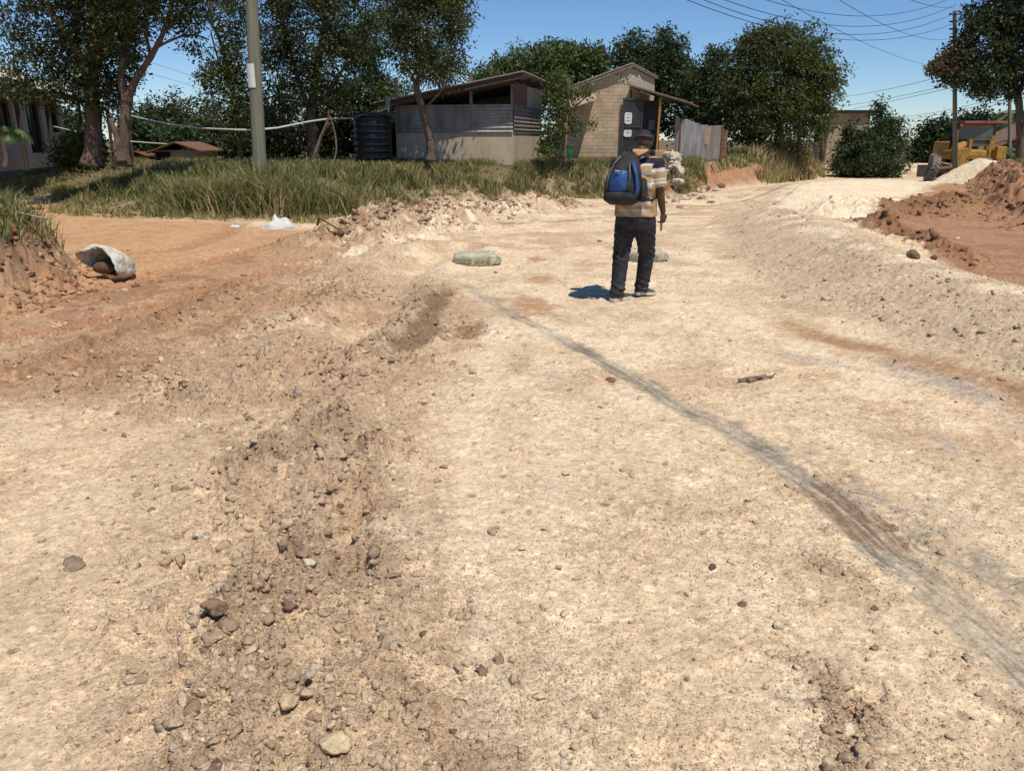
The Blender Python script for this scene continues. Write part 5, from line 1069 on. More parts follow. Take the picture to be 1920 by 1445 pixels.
# tall tufts on the slope of the left bank
box = [(-19, 16.8), (6.5, 30)]
x, y = cand(420000, box); _, mk = terrain(x, y, False); tuft = fbm(x, y, 1.3, 2, 222); t2 = fbm(x, y, 5.5, 2, 223)
d = mk['db']; keep = (d > .05) & (d < 7.5) & (rng.random(len(x)) < np.where(d < 4.6, .75, .45)*np.clip(.68+1.3*t2+.4*tuft+.25*(x > -3), .05, 1)) & (mk['spoil'] < .35)
hole = ((x+1.95)**2/.35+(y-18.9)**2/1.2 < 1) | ((x+.0)**2+(y-22.4)**2 < .2); keep &= ~(hole & (rng.random(len(x)) < .9))
x, y, d, tf = x[keep], y[keep], d[keep], tuft[keep]+t2[keep]*.5
hh = np.where(d < 4.8, .23+.24*np.clip(tf+.3, 0, 1), .13+.10*np.clip(tf+.3, 0, 1))*rng.uniform(.55, 1.25, len(x))*np.clip(.30+d*.9, .25, 1)*np.clip(.75+.9*tf, .35, 1.3)
hh = hh*np.where(x < -11, .5, 1); zz, _ = terrain(x, y, False); hh = np.minimum(hh, np.clip(1.13-zz+.10*tf, .07, 9)*rng.uniform(.6, 1.1, len(x)))
# dry patches
dry = np.clip(sst(.0, .5, fbm(x, y, .8, 2, 224)+.10)+.6*(1-sst(.3, 1.6, d))+.3*(x > -1)*(d < 3), 0, 1)
print('slope grass', len(x))
def colmix(n):
    a = gcols(.32)(n); b = gcols(.80)(n); return np.where(rng.random((n, 1)) < dry[:, None]*.75, b, a)
print('grass blades', len(x)); grass('grass', 'tall green and straw coloured grass covering the left bank', x, y, hh.astype(np.float32), colmix, wid=.012)
x, y = cand(60000, [(-12, 15.5), (4.5, 25)]); _, mk = terrain(x, y, False); k = (mk['db'] > -.55) & (mk['db'] < .5) & (fbm(x, y, 2.6, 3, 229)+.5*rng.random(len(x)) > .32); x, y = x[k], y[k]
grass('grass', 'short dry straw and weeds creeping out at the foot of the left bank', x, y, rng.uniform(.05, .26, len(x)).astype(np.float32), gcols(.7), wid=.010, lean=.9)
# long clumps hanging out at the pole
cx_, cy_ = [], []
for (px, Y) in [(450, 18.6), (480, 19.2), (500, 18.3), (530, 18.6), (600, 18.4), (430, 18.4), (350, 19), (560, 17.9), (390, 18.8), (640, 18.1)]:
    X0 = at(px, 330, Y).x; k = 420; cx_.append(rng.normal(X0, .22, k)); cy_.append(rng.normal(Y, .22, k))
x = np.concatenate(cx_).astype(np.float32); y = np.concatenate(cy_).astype(np.float32)
grass('grass', 'long arching grass clumps around the foot of the left pole', x, y, rng.uniform(.45, .95, len(x)).astype(np.float32), gcols(.45), wid=.011, lean=.75)
# right bank top, right verge, mound, far verge
x, y = cand(160000, [(3, 23), (18, 48)]); _, mk = terrain(x, y, False); k = (mk['db'] > .75) & (mk['db'] < 9) & (fbm(x, y, 1.1, 2, 227)+.9*rng.random(len(x)) > .30); x, y = x[k], y[k]
hh = rng.uniform(.07, .24, len(x))*(1+.9*(x > 11)); grass('grass', 'short green grass on the verge in front of the tin fence', x, y, hh.astype(np.float32), gcols(.3), wid=.014)
x, y = cand(26000, [(9.5, 28), (17, 41)]); _, mk = terrain(x, y, False); k = (mk['db'] > -.1) & (mk['db'] < 1.5) & (fbm(x, y, .9, 2, 228) > -.12); x, y = x[k], y[k]
grass('grass', 'dry brown weeds hanging over the eroded verge below the round tree', x, y, rng.uniform(.3, .8, len(x)).astype(np.float32), gcols(.8), wid=.016, lean=.6)
x, y = cand(80000, [(10, 9), (34, 29)]); _, mk = terrain(x, y, False); k = (mk['dr'] > 1.5) & (rng.random(len(x)) < .8); x, y = x[k], y[k]
grass('grass', 'grass on top of the cut bank at right', x, y, rng.uniform(.08, .26, len(x)).astype(np.float32), gcols(.4), wid=.014)
x, y = cand(60000, [(-14, 7), (-4.9, 13)]); _, mk = terrain(x, y, False); k = (mk['dm'] > .50+.35*fbm(x, y, 3, 2, 5)) & (rng.random(len(x)) < .75) & (fbm(x, y, 2.2, 2, 229) > -.25); x, y = x[k], y[k]
grass('grass', 'dark green grass on top of the earth mound at left', x, y, rng.uniform(.10, .40, len(x)).astype(np.float32), gcols(.3), wid=.006, lean=.95)
# ------------------------------------------------------------ person
def vcol_mesh(me, fn):
    n = len(me.vertices); co = np.empty(n*3, np.float32); me.vertices.foreach_get('co', co); co = co.reshape(-1, 3); set_col(me, fn(co))
PX, PY = 1.285, 8.47; PZ = Hs(PX, PY)+.0; YAW = R(20)
cY, sY = math.cos(YAW), math.sin(YAW)
def L2W(v): return Vector((PX+v[0]*cY+v[1]*sY, PY-v[0]*sY+v[1]*cY, PZ+v[2]))
person = empty('person', (PX, PY, PZ), 'person walking away in striped polo shirt, dark trousers and cap, looking down', 'person')
M_skin = mat('skin', (.085, .042, .026), rough=.5, var=.12, vscale=12, spec=.35)
# body: one continuous figure
b = MB(L2W)
HD = (.03, .10, 1.615)
b.ell((HD[0], HD[1], HD[2]+.02), (.082, .10, .105)); b.ell((HD[0]+.005, HD[1]+.03, HD[2]-.055), (.062, .075, .06))           # skull, jaw
b.ell((HD[0]+.012, HD[1]+.118, HD[2]-.02), (.016, .022, .024)); b.ell((HD[0]+.01, HD[1]+.10, HD[2]-.062), (.03, .02, .012))   # nose, lips
b.ell((HD[0]-.083, HD[1]-.0, HD[2]-.005), (.012, .022, .034)); b.ell((HD[0]+.083, HD[1]-.0, HD[2]-.005), (.012, .022, .034)) # ears
b.tube([(.0, .0, 1.40), (.01, .03, 1.48), (.02, .065, 1.56)], [.075, .066, .062], 16)
b.rings([(0, 0, .80, .15, .10), (0, 0, 1.0, .14, .10), (0, 0, 1.25, .17, .11), (0, .0, 1.38, .17, .10), (0, 0, 1.46, .11, .08)], 20)
SHR, ELR, WRR = Vector((.195, .0, 1.42)), Vector((.235, -.015, 1.16)), Vector((.275, .055, .925))
SHL, ELL, WRL = Vector((-.20, .01, 1.42)), Vector((-.265, .06, 1.17)), Vector((-.14, .27, 1.13))
def arm(S, E, W_):
    b.tube([S, S.lerp(E, .3), S.lerp(E, .7), E, E.lerp(W_, .25), E.lerp(W_, .65), W_], [.062, .056, .047, .043, .045, .036, .028], 14)
arm(SHR, ELR, WRR); arm(SHL, ELL, WRL)
for (h, k, a_) in (((-.095, 0, .86), (-.13, -.03, .48), (-.138, -.115, .08)), ((.095, 0, .86), (.10, .14, .48), (.06, .2, .09))):
    b.tube([h, Vector(h).lerp(Vector(k), .5), k, Vector(k).lerp(Vector(a_), .35), a_], [.085, .075, .055, .05, .038], 14)
def hand(W_, dirv, palm_n, thumb_side, curl):
    """palm box-ish ellipsoid, four fingers of two bends, thumb off the side"""
    d = Vector(dirv).normalized(); n = Vector(palm_n); n = (n-d*n.dot(d)).normalized(); s = d.cross(n)*thumb_side
    rot = Matrix((s, n, d)).transposed(); c = W_+d*.05
    b.ell(c, (.040, .018, .055), rot)
    for i, (off, L_) in enumerate(((.030, .078), (.010, .086), (-.010, .080), (-.029, .062))):
        p = W_+d*.085+s*off; P = [p-d*.03, p]; ang = .15+.1*i; q = p
        for f_, cc in ((.42, curl), (.32, curl), (.26, curl)):
            ang += cc; q = q+(d*math.cos(ang)+n*math.sin(ang))*L_*f_; P.append(q)
        b.tube(P, [.0095, .0095, .009, .008, .0065], 8)
    p = W_+d*.03+s*.03; b.tube([p, p+d*.025+s*.02+n*.01, p+d*.05+s*.022+n*.028, p+d*.072+s*.012+n*.038], [.013, .012, .0105, .008], 8)
hand(WRR, (.02, .12, -1), (-.7, .6, 0), 1, .55); hand(WRL, (.9, .5, -.05), (0, .1, -1), -1, .45)
body = b.build('body', M_skin, person); remesh(body, .0065, 3)
# shirt with stripes
W_S = {}
STR = [(.10, 'n'), (.16, 'w'), (.27, 't'), (.33, 'w'), (.345, 'g'), (.37, 'w'), (.42, 't')]
Ct, Cw, Cn, Cg, Cb = (.40, .265, .15), (.62, .56, .50), (.035, .028, .05), (.36, .31, .28), (.30, .19, .11)
sh = MB(L2W)
sh.rings([(-.0, -.0, .885, .222, .155, .85), (-.0, -.0, .95, .218, .152, .85), (0, -.005, 1.08, .205, .148, .85), (0, -.01, 1.22, .21, .145, .85), (0, -.01, 1.34, .218, .135, .85), (0, 0, 1.42, .20, .11, .9), (0, .01, 1.475, .135, .085), (.01, .03, 1.52, .08, .075)], 36)
def sleeve(S, E):
    e = S.lerp(E, .93); sh.tube([S+Vector((-.05 if S.x > 0 else .05, 0, .0)), S, S.lerp(E, .45), e], [.07, .082, .078, .078], 18)
sleeve(SHR, ELR); sleeve(SHL, ELL)
shirt = sh.build('shirt', None, person)
M_shirt = mat('shirt_cloth', (1, 1, 1), rough=.9, col2=(.9, .9, .9), vscale=30, bump=.25, bscale=45, bdist=.01, spec=.1, attr='Col')
shirt.data.materials.append(M_shirt); remesh(shirt, .0085, 4)
def loc_inv(co):      # root-relative world offset -> figure's own axes
    x = co[:, 0]*cY-co[:, 1]*sY; y = co[:, 0]*sY+co[:, 1]*cY; return np.stack([x, y, co[:, 2]], 1)
def shirt_col(co):
    p = loc_inv(co); C = np.zeros((len(p), 3), np.float32)
    def band(t, table):
        out = np.tile(np.array(Ct, np.float32), (len(t), 1))
        for (a, b_, c) in table: out[(t >= a) & (t < b_)] = c
        return out
    tors = band(p[:, 2], [(.88, .90, Cb), (.915, .95, Cg), (.95, .957, Cw), (1.005, 1.045, Cw), (1.045, 1.085, Cn), (1.10, 1.115, Cn), (1.17, 1.22, Cw), (1.30, 1.34, Cg), (1.39, 1.415, Cw), (1.415, 1.47, Cn), (1.47, 1.50, Ct)])
    C[:] = tors
    for S, E in ((SHR, ELR), (SHL, ELL)):
        ax = np.array(E-S); L_ = np.linalg.norm(ax); ax /= L_; r_ = p-np.array(S); t = r_@ax; side = (p[:, 0]*np.sign(S.x) > .165) & (t > .015)
        sc = band(t/L_, [(.02, .22, Cn), (.22, .36, Cw), (.60, .66, Cw), (.66, .72, Cg), (.72, .79, Cw), (.84, .87, Cb)]); C[side] = sc[side]
    return C
n_ = len(shirt.data.vertices); co = np.empty(n_*3, np.float32); shirt.data.vertices.foreach_get('co', co); co = co.reshape(-1, 3); p = loc_inv(co)
vcol_mesh(shirt.data, shirt_col)
# folds
fold = .010*np.sin(p[:, 2]*38+p[:, 0]*22+3*np.sin(p[:, 0]*9))*(p[:, 2] < 1.3)+.006*np.sin(p[:, 0]*45+p[:, 2]*14)*(p[:, 2] < 1.1)
rad = p[:, :2]/(np.linalg.norm(p[:, :2], axis=1, keepdims=True)+1e-5); on = (np.abs(p[:, 0]) < .2)
dx = rad[:, 0]*fold*on; dy = rad[:, 1]*fold*on; co[:, 0] += dx*cY+dy*sY; co[:, 1] += -dx*sY+dy*cY
shirt.data.vertices.foreach_set('co', co.ravel()); shirt.data.update()
col_ = MB(L2W); col_.rings([(.008, .022, 1.475, .098, .088), (.012, .035, 1.53, .075, .075), (.015, .045, 1.555, .074, .074), (.014, .042, 1.53, .084, .083), (.01, .03, 1.49, .112, .10), (.008, .022, 1.48, .10, .09)], 28, cap=False)
col_.build('collar', mat('collar_cloth', (.50, .29, .11), rough=.85, var=.1), person, smooth=True)
# trousers
tr = MB(L2W)
tr.rings([(0, 0, .76, .19, .125, .9), (0, -.005, .84, .205, .145, .85), (0, 0, .93, .205, .14, .85)], 32)
for (h, k, a_, r_) in (((-.095, 0, .84), (-.13, -.025, .48), (-.138, -.115, .07), 0), ((.098, .0, .84), (.11, .14, .48), (.06, .2, .10), 1)):
    h, k, a_ = Vector(h), Vector(k), Vector(a_)
    P = [h+Vector((0, 0, .03)), h, h.lerp(k, .3), h.lerp(k, .65), k, k.lerp(a_, .3), k.lerp(a_, .65), k.lerp(a_, .88), a_]
    tr.tube(P, [(.105, .115), (.108, .118), .112, .098, .088, .084, .077, .076, .080], 20)
tro = tr.build('trousers', mat('denim', (.040, .042, .046), rough=.85, var=.3, vscale=8, bump=.25, bscale=60, bdist=.006, spec=.15, fine=.15), person); remesh(tro, .0085, 5)
me = tro.data; n_ = len(me.vertices); co = np.empty(n_*3, np.float32); me.vertices.foreach_get('co', co); co = co.reshape(-1, 3); p = loc_inv(co)
z = p[:, 2]; lx = np.where(p[:, 0] < 0, -.13, .09); amp = .0060*(.8*np.exp(-((z-.50)/.09)**2)+1.3*np.exp(-((z-.14)/.06)**2)+.4*np.exp(-((z-.68)/.06)**2))+.0005
f = amp*(np.sin(z*95+(p[:, 0]-lx)*55+2.5*np.sin(p[:, 1]*22+z*9))+.7*np.sin(z*61-(p[:, 0]-lx)*70+p[:, 1]*30)); ly = np.interp(z, [0, .48, .84], [0, 0, 0]); cx_ = np.where(p[:, 0] < 0, np.interp(z, [.07, .48, .84], [-.138, -.13, -.095]), np.interp(z, [.1, .48, .84], [.06, .11, .098])); cy_ = np.where(p[:, 0] < 0, np.interp(z, [.07, .48, .84], [-.115, -.025, 0]), np.interp(z, [.1, .48, .84], [.2, .14, 0]))
v = np.stack([p[:, 0]-cx_, p[:, 1]-cy_], 1); v /= np.linalg.norm(v, axis=1, keepdims=True)+1e-5; dx, dy = v[:, 0]*f, v[:, 1]*f
co[:, 0] += dx*cY+dy*sY; co[:, 1] += -dx*sY+dy*cY; me.vertices.foreach_set('co', co.ravel()); me.update()
# shoes
M_shoe = mat('shoe_upper', (.075, .062, .062), rough=.8, var=.2); M_sole = mat('shoe_sole', (.55, .50, .42), rough=.8, var=.1)
def shoe(ax, ay, z0, yaw, pitch=0):
    d = Vector((math.sin(yaw), math.cos(yaw), 0)); s = Vector((d.y, -d.x, 0)); rot = Matrix((s, d, Vector((0, 0, 1)))).transposed(); o = Vector((ax, ay, z0))
    def xf(v): 
        v = Vector(v); v = Vector((v.x, v.y, v.z+pitch*(.1-v.y) if pitch else v.z)); return L2W(o+rot @ v)
    m = MB(xf); vs = []
    st = [(-.075, .036, .030, .095), (-.05, .042, .030, .11), (0, .044, .030, .105), (.06, .047, .030, .085), (.12, .050, .030, .066), (.165, .044, .030, .055), (.19, .026, .030, .042)]
    seg = 16; fs = []
    for (y, w, zb, zt) in st:
        for k in range(seg):
            t = 2*math.pi*k/seg; vs.append((w*math.cos(t), y, zb+(zt-zb)*max(-.05, math.sin(t))**.8 if math.sin(t) > 0 else zb-.004))
    n = len(st)
    for i in range(n-1):
        for k in range(seg): k2 = (k+1) % seg; fs.append((i*seg+k, i*seg+k2, (i+1)*seg+k2, (i+1)*seg+k))
    fs.append(list(range(seg))[::-1]); fs.append([(n-1)*seg+k for k in range(seg)]); m.add(vs, fs)
    so = m.build('shoe', M_shoe, person, smooth=True)
    m = MB(xf); out = [(-.09, .02), (-.082, .036), (-.04, .045), (.02, .044), (.08, .050), (.13, .053), (.17, .046), (.20, .025), (.205, 0)]
    ring = [(w, y) for (y, w) in out]+[(-w, y) for (y, w) in out[::-1]][1:]
    m.slab([(x, y, .0) for x, y in ring], (0, 0, 1), .034); m.build('sole', M_sole, so)
shoe(-.138, -.10, .004, R(28)); shoe(.06, .215, .016, R(34), .10)
# cap
cp_ = MB(L2W); seg = 28; vs = []; fs = []; tilt = Matrix.Rotation(R(-16), 3, 'X')
c0 = Vector((HD[0], HD[1]-.002, HD[2]+.028))
for j in range(9):
    ph = math.pi/2*j/8; zz = .098*math.sin(ph); rr_ = math.cos(ph)**.85 if j < 8 else .02
    for k in range(seg):
        t = 2*math.pi*k/seg; vs.append(c0+tilt @ Vector((.093*rr_*math.cos(t), .112*rr_*math.sin(t), zz)))
for j in range(8):
    for k in range(seg): k2 = (k+1) % seg; fs.append((j*seg+k, j*seg+k2, (j+1)*seg+k2, (j+1)*seg+k))
fs.append([8*seg+k for k in range(seg)]); cp_.add(vs, fs)
cap = cp_.build('cap', mat('cap_cloth', (.022, .022, .025), rough=.75, var=.3), person, smooth=True)
q = MB(L2W); vs = []; fs = []
for k in range(11):
    t = math.pi*(.12+.76*k/10); 
    for rr_ in (1.0, 1.62): vs.append(c0+tilt @ Vector((.092*math.cos(t)*(1 if rr_ == 1 else 1.0), .110*math.sin(t)*rr_, .004-(.02 if rr_ > 1 else 0))))
for k in range(10): fs.append((2*k, 2*k+1, 2*k+3, 2*k+2))
q.add(vs, fs); o = q.build('brim', mat('cap_brim', (.02, .02, .022), rough=.7), cap); sm = o.modifiers.new('s', 'SOLIDIFY'); sm.thickness = .004
q = MB(L2W); q.tube([c0+tilt @ Vector((.090*math.cos(t), -.108*math.sin(t)-.004, .012)) for t in np.linspace(.55, math.pi-.55, 10)], .011, 6); q.build('strap', mat('cap_strap', (.09, .06, .05), rough=.6), cap)
# phone in the right hand
q = MB(L2W); q.box(WRR+Vector((-.02, .045, -.115)), (.012, .075, .15), rot=Matrix.Rotation(R(12), 3, 'X'), bev=.005)
ph_ = q.build('phone', mat('phone_glass', (.015, .015, .018), rough=.25, spec=.5), loc=tuple(L2W(WRR))); tag(ph_, 'black phone held down in the right hand of the walking person', 'phone')
# ------------------------------------------------------------ backpack
BP = (-.085, -.25, 0)
bag = empty('backpack', tuple(L2W((BP[0], BP[1], 1.25))), 'black and blue backpack worn on the back of the walking person', 'backpack')
M_bagk = mat('bag_nylon', (.030, .031, .032), rough=.78, var=.3, vscale=10, bump=.6, bscale=22, bdist=.02); M_bagb = mat('bag_blue', (.018, .065, .24), rough=.5, var=.35, vscale=9, spec=.45, bump=.6, bscale=18, bdist=.02)
q = MB(L2W); x0, y0 = BP[0], BP[1]
q.rings([(x0-.015, y0+.02, 1.015, .12, .075, .8), (x0-.015, y0+.01, 1.045, .16, .115, .75), (x0-.01, y0, 1.12, .185, .13, .7), (x0, y0, 1.22, .185, .135, .7), (x0+.005, y0+.01, 1.32, .165, .122, .7), (x0+.015, y0+.03, 1.42, .13, .10, .75), (x0+.02, y0+.06, 1.50, .09, .075, .8), (x0+.02, y0+.09, 1.53, .05, .04)], 36)
mb_ = q.build('main_compartment', M_bagk, bag, smooth=True)
def panel(pts, mat_, name, th, par, bulge=0.0, sx=7, sy=9):
    """panel given by 4 corners (bl, br, tr, tl) on the back face of the bag, bulged outwards"""
    bl, br, tr_, tl = [Vector(p) for p in pts]; m = MB(L2W); vs = []; fs = []
    for side in (0, 1):
        for j in range(sy+1):
            for i in range(sx+1):
                u, v = i/sx, j/sy; uu = .5+(u-.5)*(1-.22*(2*v-1)**4); vv = .5+(v-.5)*(1-.10*(2*u-1)**4)
                p = bl.lerp(br, uu).lerp(tl.lerp(tr_, uu), vv); bz = math.sin(math.pi*u)**.6*math.sin(math.pi*v)**.6 if 0 < u < 1 and 0 < v < 1 else 0
                p = p+Vector((0, -(bulge*bz+th*.3)*(1-side), .0)); vs.append(p)
    W_ = sx+1; K = W_*(sy+1)
    for j in range(sy):
        for i in range(sx): a = j*W_+i; fs.append((a, a+1, a+W_+1, a+W_)); fs.append((K+a, K+a+W_, K+a+W_+1, K+a+1))
    m.add(vs, fs); o = m.build(name, mat_, par, smooth=True); return subd(o, 1)
fy = y0-.142
panel([(x0-.13, fy+.006, 1.145), (x0+.055, fy+.002, 1.135), (x0+.075, fy+.022, 1.36), (x0-.09, fy+.024, 1.36)], M_bagb, 'front_pocket', .01, bag, .042)
panel([(x0-.10, fy+.018, 1.325), (x0+.035, fy+.018, 1.325), (x0+.03, fy+.075, 1.44), (x0-.055, fy+.075, 1.44)], M_bagk, 'top_pocket', .008, bag, .022)
panel([(x0-.17, fy+.012, 1.04), (x0+.16, fy+.010, 1.04), (x0+.15, fy-.008, 1.15), (x0-.17, fy-.004, 1.15)], M_bagk, 'lower_pocket', .012, bag, .03)
for (pts, r_, mm_, nm) in (([(x0+.115, y0-.115, 1.07), (x0+.165, y0-.115, 1.18), (x0+.150, y0-.115, 1.30), (x0+.10, y0-.075, 1.43)], .019, M_bagb, 'blue_trim'), ([(x0+.07, fy+.012, 1.17), (x0+.085, fy+.015, 1.28), (x0+.07, fy+.06, 1.42)], .010, mat('zip_grey', (.10, .10, .09), rough=.5), 'zip'), ([(x0-.145, fy+.02, 1.17), (x0-.13, fy+.03, 1.30), (x0-.085, fy+.07, 1.42), (x0-.03, fy+.10, 1.49)], .007, mat('piping_pale', (.16, .16, .15), rough=.6), 'piping')):
    q = MB(L2W); q.tube(pts, r_, 8); q.build(nm, mm_, bag, smooth=True)
q = MB(L2W); q.box((x0-.03, fy-.028, 1.352), (.05, .008, .012), bev=.002); q.build('tag', mat('tag_pale', (.50, .52, .40)), bag)
for sgn in (-1, 1):
    q = MB(L2W); xs = sgn*.105
    q.tube([(x0*.4+xs*.5, -.17, 1.47), (xs, -.10, 1.515), (xs*1.12, .0, 1.535), (xs*1.2, .10, 1.46), (xs*1.25, .165, 1.33), (xs*1.5, .12, 1.18), (xs*1.9, .0, 1.08), (xs*1.7, -.12, 1.06)], [(.012, .03)]*6+[(.008, .015)]*2, 10); q.build('shoulder_strap', M_bagk, bag, smooth=True)
q = MB(L2W); q.tube([(x0+.0, y0+.08, 1.52), (x0+.01, y0+.06, 1.56), (x0+.05, y0+.07, 1.56), (x0+.05, y0+.09, 1.52)], .009, 6); q.build('handle', M_bagk, bag)
q = MB(L2W); q.rings([(x0+.195, y0+.02, 1.05, .035, .06), (x0+.205, y0+.02, 1.12, .04, .065), (x0+.195, y0+.02, 1.26, .034, .06), (x0+.18, y0+.02, 1.28, .03, .05)], 16); q.build('side_pocket', M_bagk, bag, smooth=True)

# ------------------------------------------------------------ sacks
M_sackg = mat('printed_sack', (.50, .46, .33), rough=.75, var=.2, vscale=8, bump=.8, bscale=16, bdist=.03, fine=.12)
M_print = mat('green_print', (.26, .25, .17), rough=.7, var=.2, vscale=30)
def filled_sack(px, py, wpx, yaw, label, seed, dy=.0):
    X, Y = gw(px, py, .03); w = wpx/FPX*Y; z = Hs(X, Y); r = empty('cement_bag', (X, Y, z), label, 'bag', 'printed bags lying on the road')
    rr = random.Random(seed); c, s = math.cos(yaw), math.sin(yaw)
    def xf(v): return Vector((X+v.x*c-v.y*s, Y+v.x*s+v.y*c, z+v.z))
    m = MB(xf); nu, nv = 40, 28; vs = []; fs = []; L_, D_, H_ = w*.97, w*.62, .175
    def S(a, p): return math.copysign(abs(a)**p, a)
    from mathutils import noise as mn
    for j in range(1, nv):
        ph = math.pi*j/nv-math.pi/2
        for i in range(nu):
            th = 2*math.pi*i/nu; x = L_/2*S(math.cos(ph), .24)*S(math.cos(th), .30); y = D_/2*S(math.cos(ph), .28)*S(math.sin(th), .45); zz = H_/2*S(math.sin(ph), .42)
            e = abs(x)/(L_/2); zz *= (1-.22*e**6); nz = mn.noise(Vector((x*9, y*9, seed)))*.008+mn.noise(Vector((x*25, y*8, seed)))*.006
            vs.append(Vector((x, y+nz, H_/2-.015+zz+nz)))
    vs.append(Vector((0, 0, H_-.015))); vs.append(Vector((0, 0, -.015)))
    for j in range(nv-2):
        for i in range(nu): i2 = (i+1) % nu; fs.append((j*nu+i, j*nu+i2, (j+1)*nu+i2, (j+1)*nu+i))
    for i in range(nu): i2 = (i+1) % nu; fs.append((len(vs)-1, i2, i)); fs.append((len(vs)-2, (nv-2)*nu+i, (nv-2)*nu+i2))
    m.add(vs, fs); m.build('body', M_sackg, r, smooth=True)
    # folded flap at the right end
    m = MB(xf); m.slab([(L_/2-.03, -D_*.42, .01), (L_/2+.05, -D_*.20, .02), (L_/2+.07, D_*.2, .05), (L_/2-.01, D_*.4, .10), (L_/2-.03, 0, .13)], (0, 0, 1), .012); m.build('folded_end', M_print, r)
    m = MB(xf)       # printed bands and illegible lines on the near side face
    y_ = -D_/2-.010
    for (xa, xb, za, zb) in ((-.44, -.08, .093, .103), (-.44, -.08, .045, .075), (-.44, -.10, .016, .032), (.26, .34, .05, .095)):
        m.box(((xa+xb)/2*L_, y_, (za+zb)/2), ((xb-xa)*L_, .006, zb-za))
    for k in range(9):
        m.box(((-.02+.028*k)*L_, y_, .085-.02*rr.random()), (.016*L_, .006, .018)); m.box(((-.02+.028*k)*L_, y_, .045-.012*rr.random()), (.014*L_, .006, .014))
    m.build('side_print', M_print, r)
    m = MB(xf)
    for k in range(22):
        x = rr.uniform(-.36, .36)*L_; y = rr.choice((-.22, -.08, .08, .2))*D_; m.box((x, y, H_-.0105), (.03*L_, .012, .004))
    m.build('top_print', M_print, r)
filled_sack(891, 491, 84, R(3), 'greenish printed bag lying on the road left of the walking person', 1)
filled_sack(1205, 484, 82, R(-6), 'greenish printed bag lying behind the legs of the walking person', 2)
# open white sack on the mound side
def open_sack():
    Y = 9.75; mc = at(186, 487, Y)+Vector((0, 0, -.02)); ec = at(216, 499, Y+.30); r = empty('open_sack', (mc.x, Y, mc.z-.2), 'white woven sack lying open on the earth mound with a dark mouth', 'sack')
    from mathutils import noise as mn
    ax = (mc-ec).normalized(); view = Vector((mc.x, mc.y, mc.z-CAMZ)).normalized()
    u = Vector((.84, 0, -.54)); v = Vector((.50, -.25, .70)).normalized(); v = (v-u*v.dot(u)).normalized()
    vs = []; fs = []; seg = 36; st = [(0, .24, .165, 0), (.08, .255, .19, .0), (.25, .255, .20, .0), (.5, .23, .185, 0), (.75, .18, .15, 0), (.92, .11, .09, 0), (1.0, .03, .03, 0)]
    cs = [mc.lerp(ec+Vector((.10, .18, -.02)), t[0]) for t in st]
    for (t, a, b_, _), c in zip(st, cs):
        for k in range(seg):
            th = 2*math.pi*k/seg; n = 1+.26*mn.noise(Vector((math.cos(th)*1.6, math.sin(th)*1.6, t*2+4)))+.13*mn.noise(Vector((math.cos(th)*4, math.sin(th)*4, t*6)))+.05*mn.noise(Vector((math.cos(th)*9, math.sin(th)*9, t*11)))
            p = c+u*(a*n*math.cos(th))+v*(b_*n*math.sin(th)); 
            if t == 0: p = p+Vector((0, -.10, 0))*math.sin(th*2+1)+u*(.05*math.sin(th*3))
            vs.append(p)
    for j in range(len(st)-1):
        for k in range(seg): k2 = (k+1) % seg; fs.append((j*seg+k, j*seg+k2, (j+1)*seg+k2, (j+1)*seg+k))
    m = MB(); m.add(vs, fs); o = m.build('fabric', mat('woven_white', (.60, .55, .44), rough=.75, var=.2, vscale=8, bump=.9, bscale=13, bdist=.04, fine=.1), r, smooth=True)
    sm = o.modifiers.new('s', 'SOLIDIFY'); sm.thickness = .012; subd(o, 1)
    m = MB(); e = mc.lerp(ec, .5); m.ell(e-v*.05, (.17, .14, .09)); m.build('contents', mat('dark_contents', (.12, .075, .045), rough=.9, var=.3, bump=.5), r)
    m = MB(); q = [vs[k]+Vector((0, -.004, 0)) for k in range(1, 18)]
    m.tube(q, [.016]*len(q), 8); m.build('rim', mat('pale_blue_rim', (.46, .50, .46), rough=.6), r, smooth=True)
open_sack()
def crumple(name, px, py, wpx, hpx, col, label, cat, seed, cone=False):
    from mathutils import noise as mn
    X, Y = gw(px, py, .05); w = wpx/FPX*Y; h = hpx/FPX*Y; z = Hs(X, Y); bm = bmesh.new(); bmesh.ops.create_icosphere(bm, subdivisions=4, radius=1)
    for v in bm.verts:
        p = v.co.copy(); n = mn.noise(p*1.7+Vector((seed, 0, 0)))*.5+abs(mn.noise(p*4+Vector((0, seed, 0))))*.35
        pk = (math.exp(-((p.x+.15)**2+p.y**2)/.03)*.8+math.exp(-((p.x-.45)**2+p.y**2)/.08)*.3) if cone else 0
        v.co = Vector((p.x*w/2*(1+n*.3), p.y*w/3*(1+n*.3), max(-.02, p.z*h*.45*(1+n)+pk*h*max(0, p.z)*(1+n))))
    me = bpy.data.meshes.new(name); bm.to_mesh(me); bm.free(); me.polygons.foreach_set('use_smooth', [True]*len(me.polygons)); o = link(name, me, mat(name+'_m', col, rough=.6, var=.1, bump=.3), None, (X, Y, z)); return tag(o, label, cat)
crumple('crumpled_sack', 520, 424, 66, 24, (.58, .56, .52), 'crumpled white sack with a peak at the edge of the grass', 'sack', 3, True)
crumple('plastic_scrap', 440, 418, 20, 7, (.62, .60, .58), 'small white plastic scrap left of the crumpled white sack', 'scrap', 5)
crumple('plastic_scrap', 1797, 441, 9, 5, (.60, .58, .56), 'tiny white scrap on the red brown soil at right', 'scrap', 6)
crumple('plastic_scrap', 232, 537, 14, 7, (.50, .40, .34), 'small pale scrap on the mud below the open white sack', 'scrap', 7)
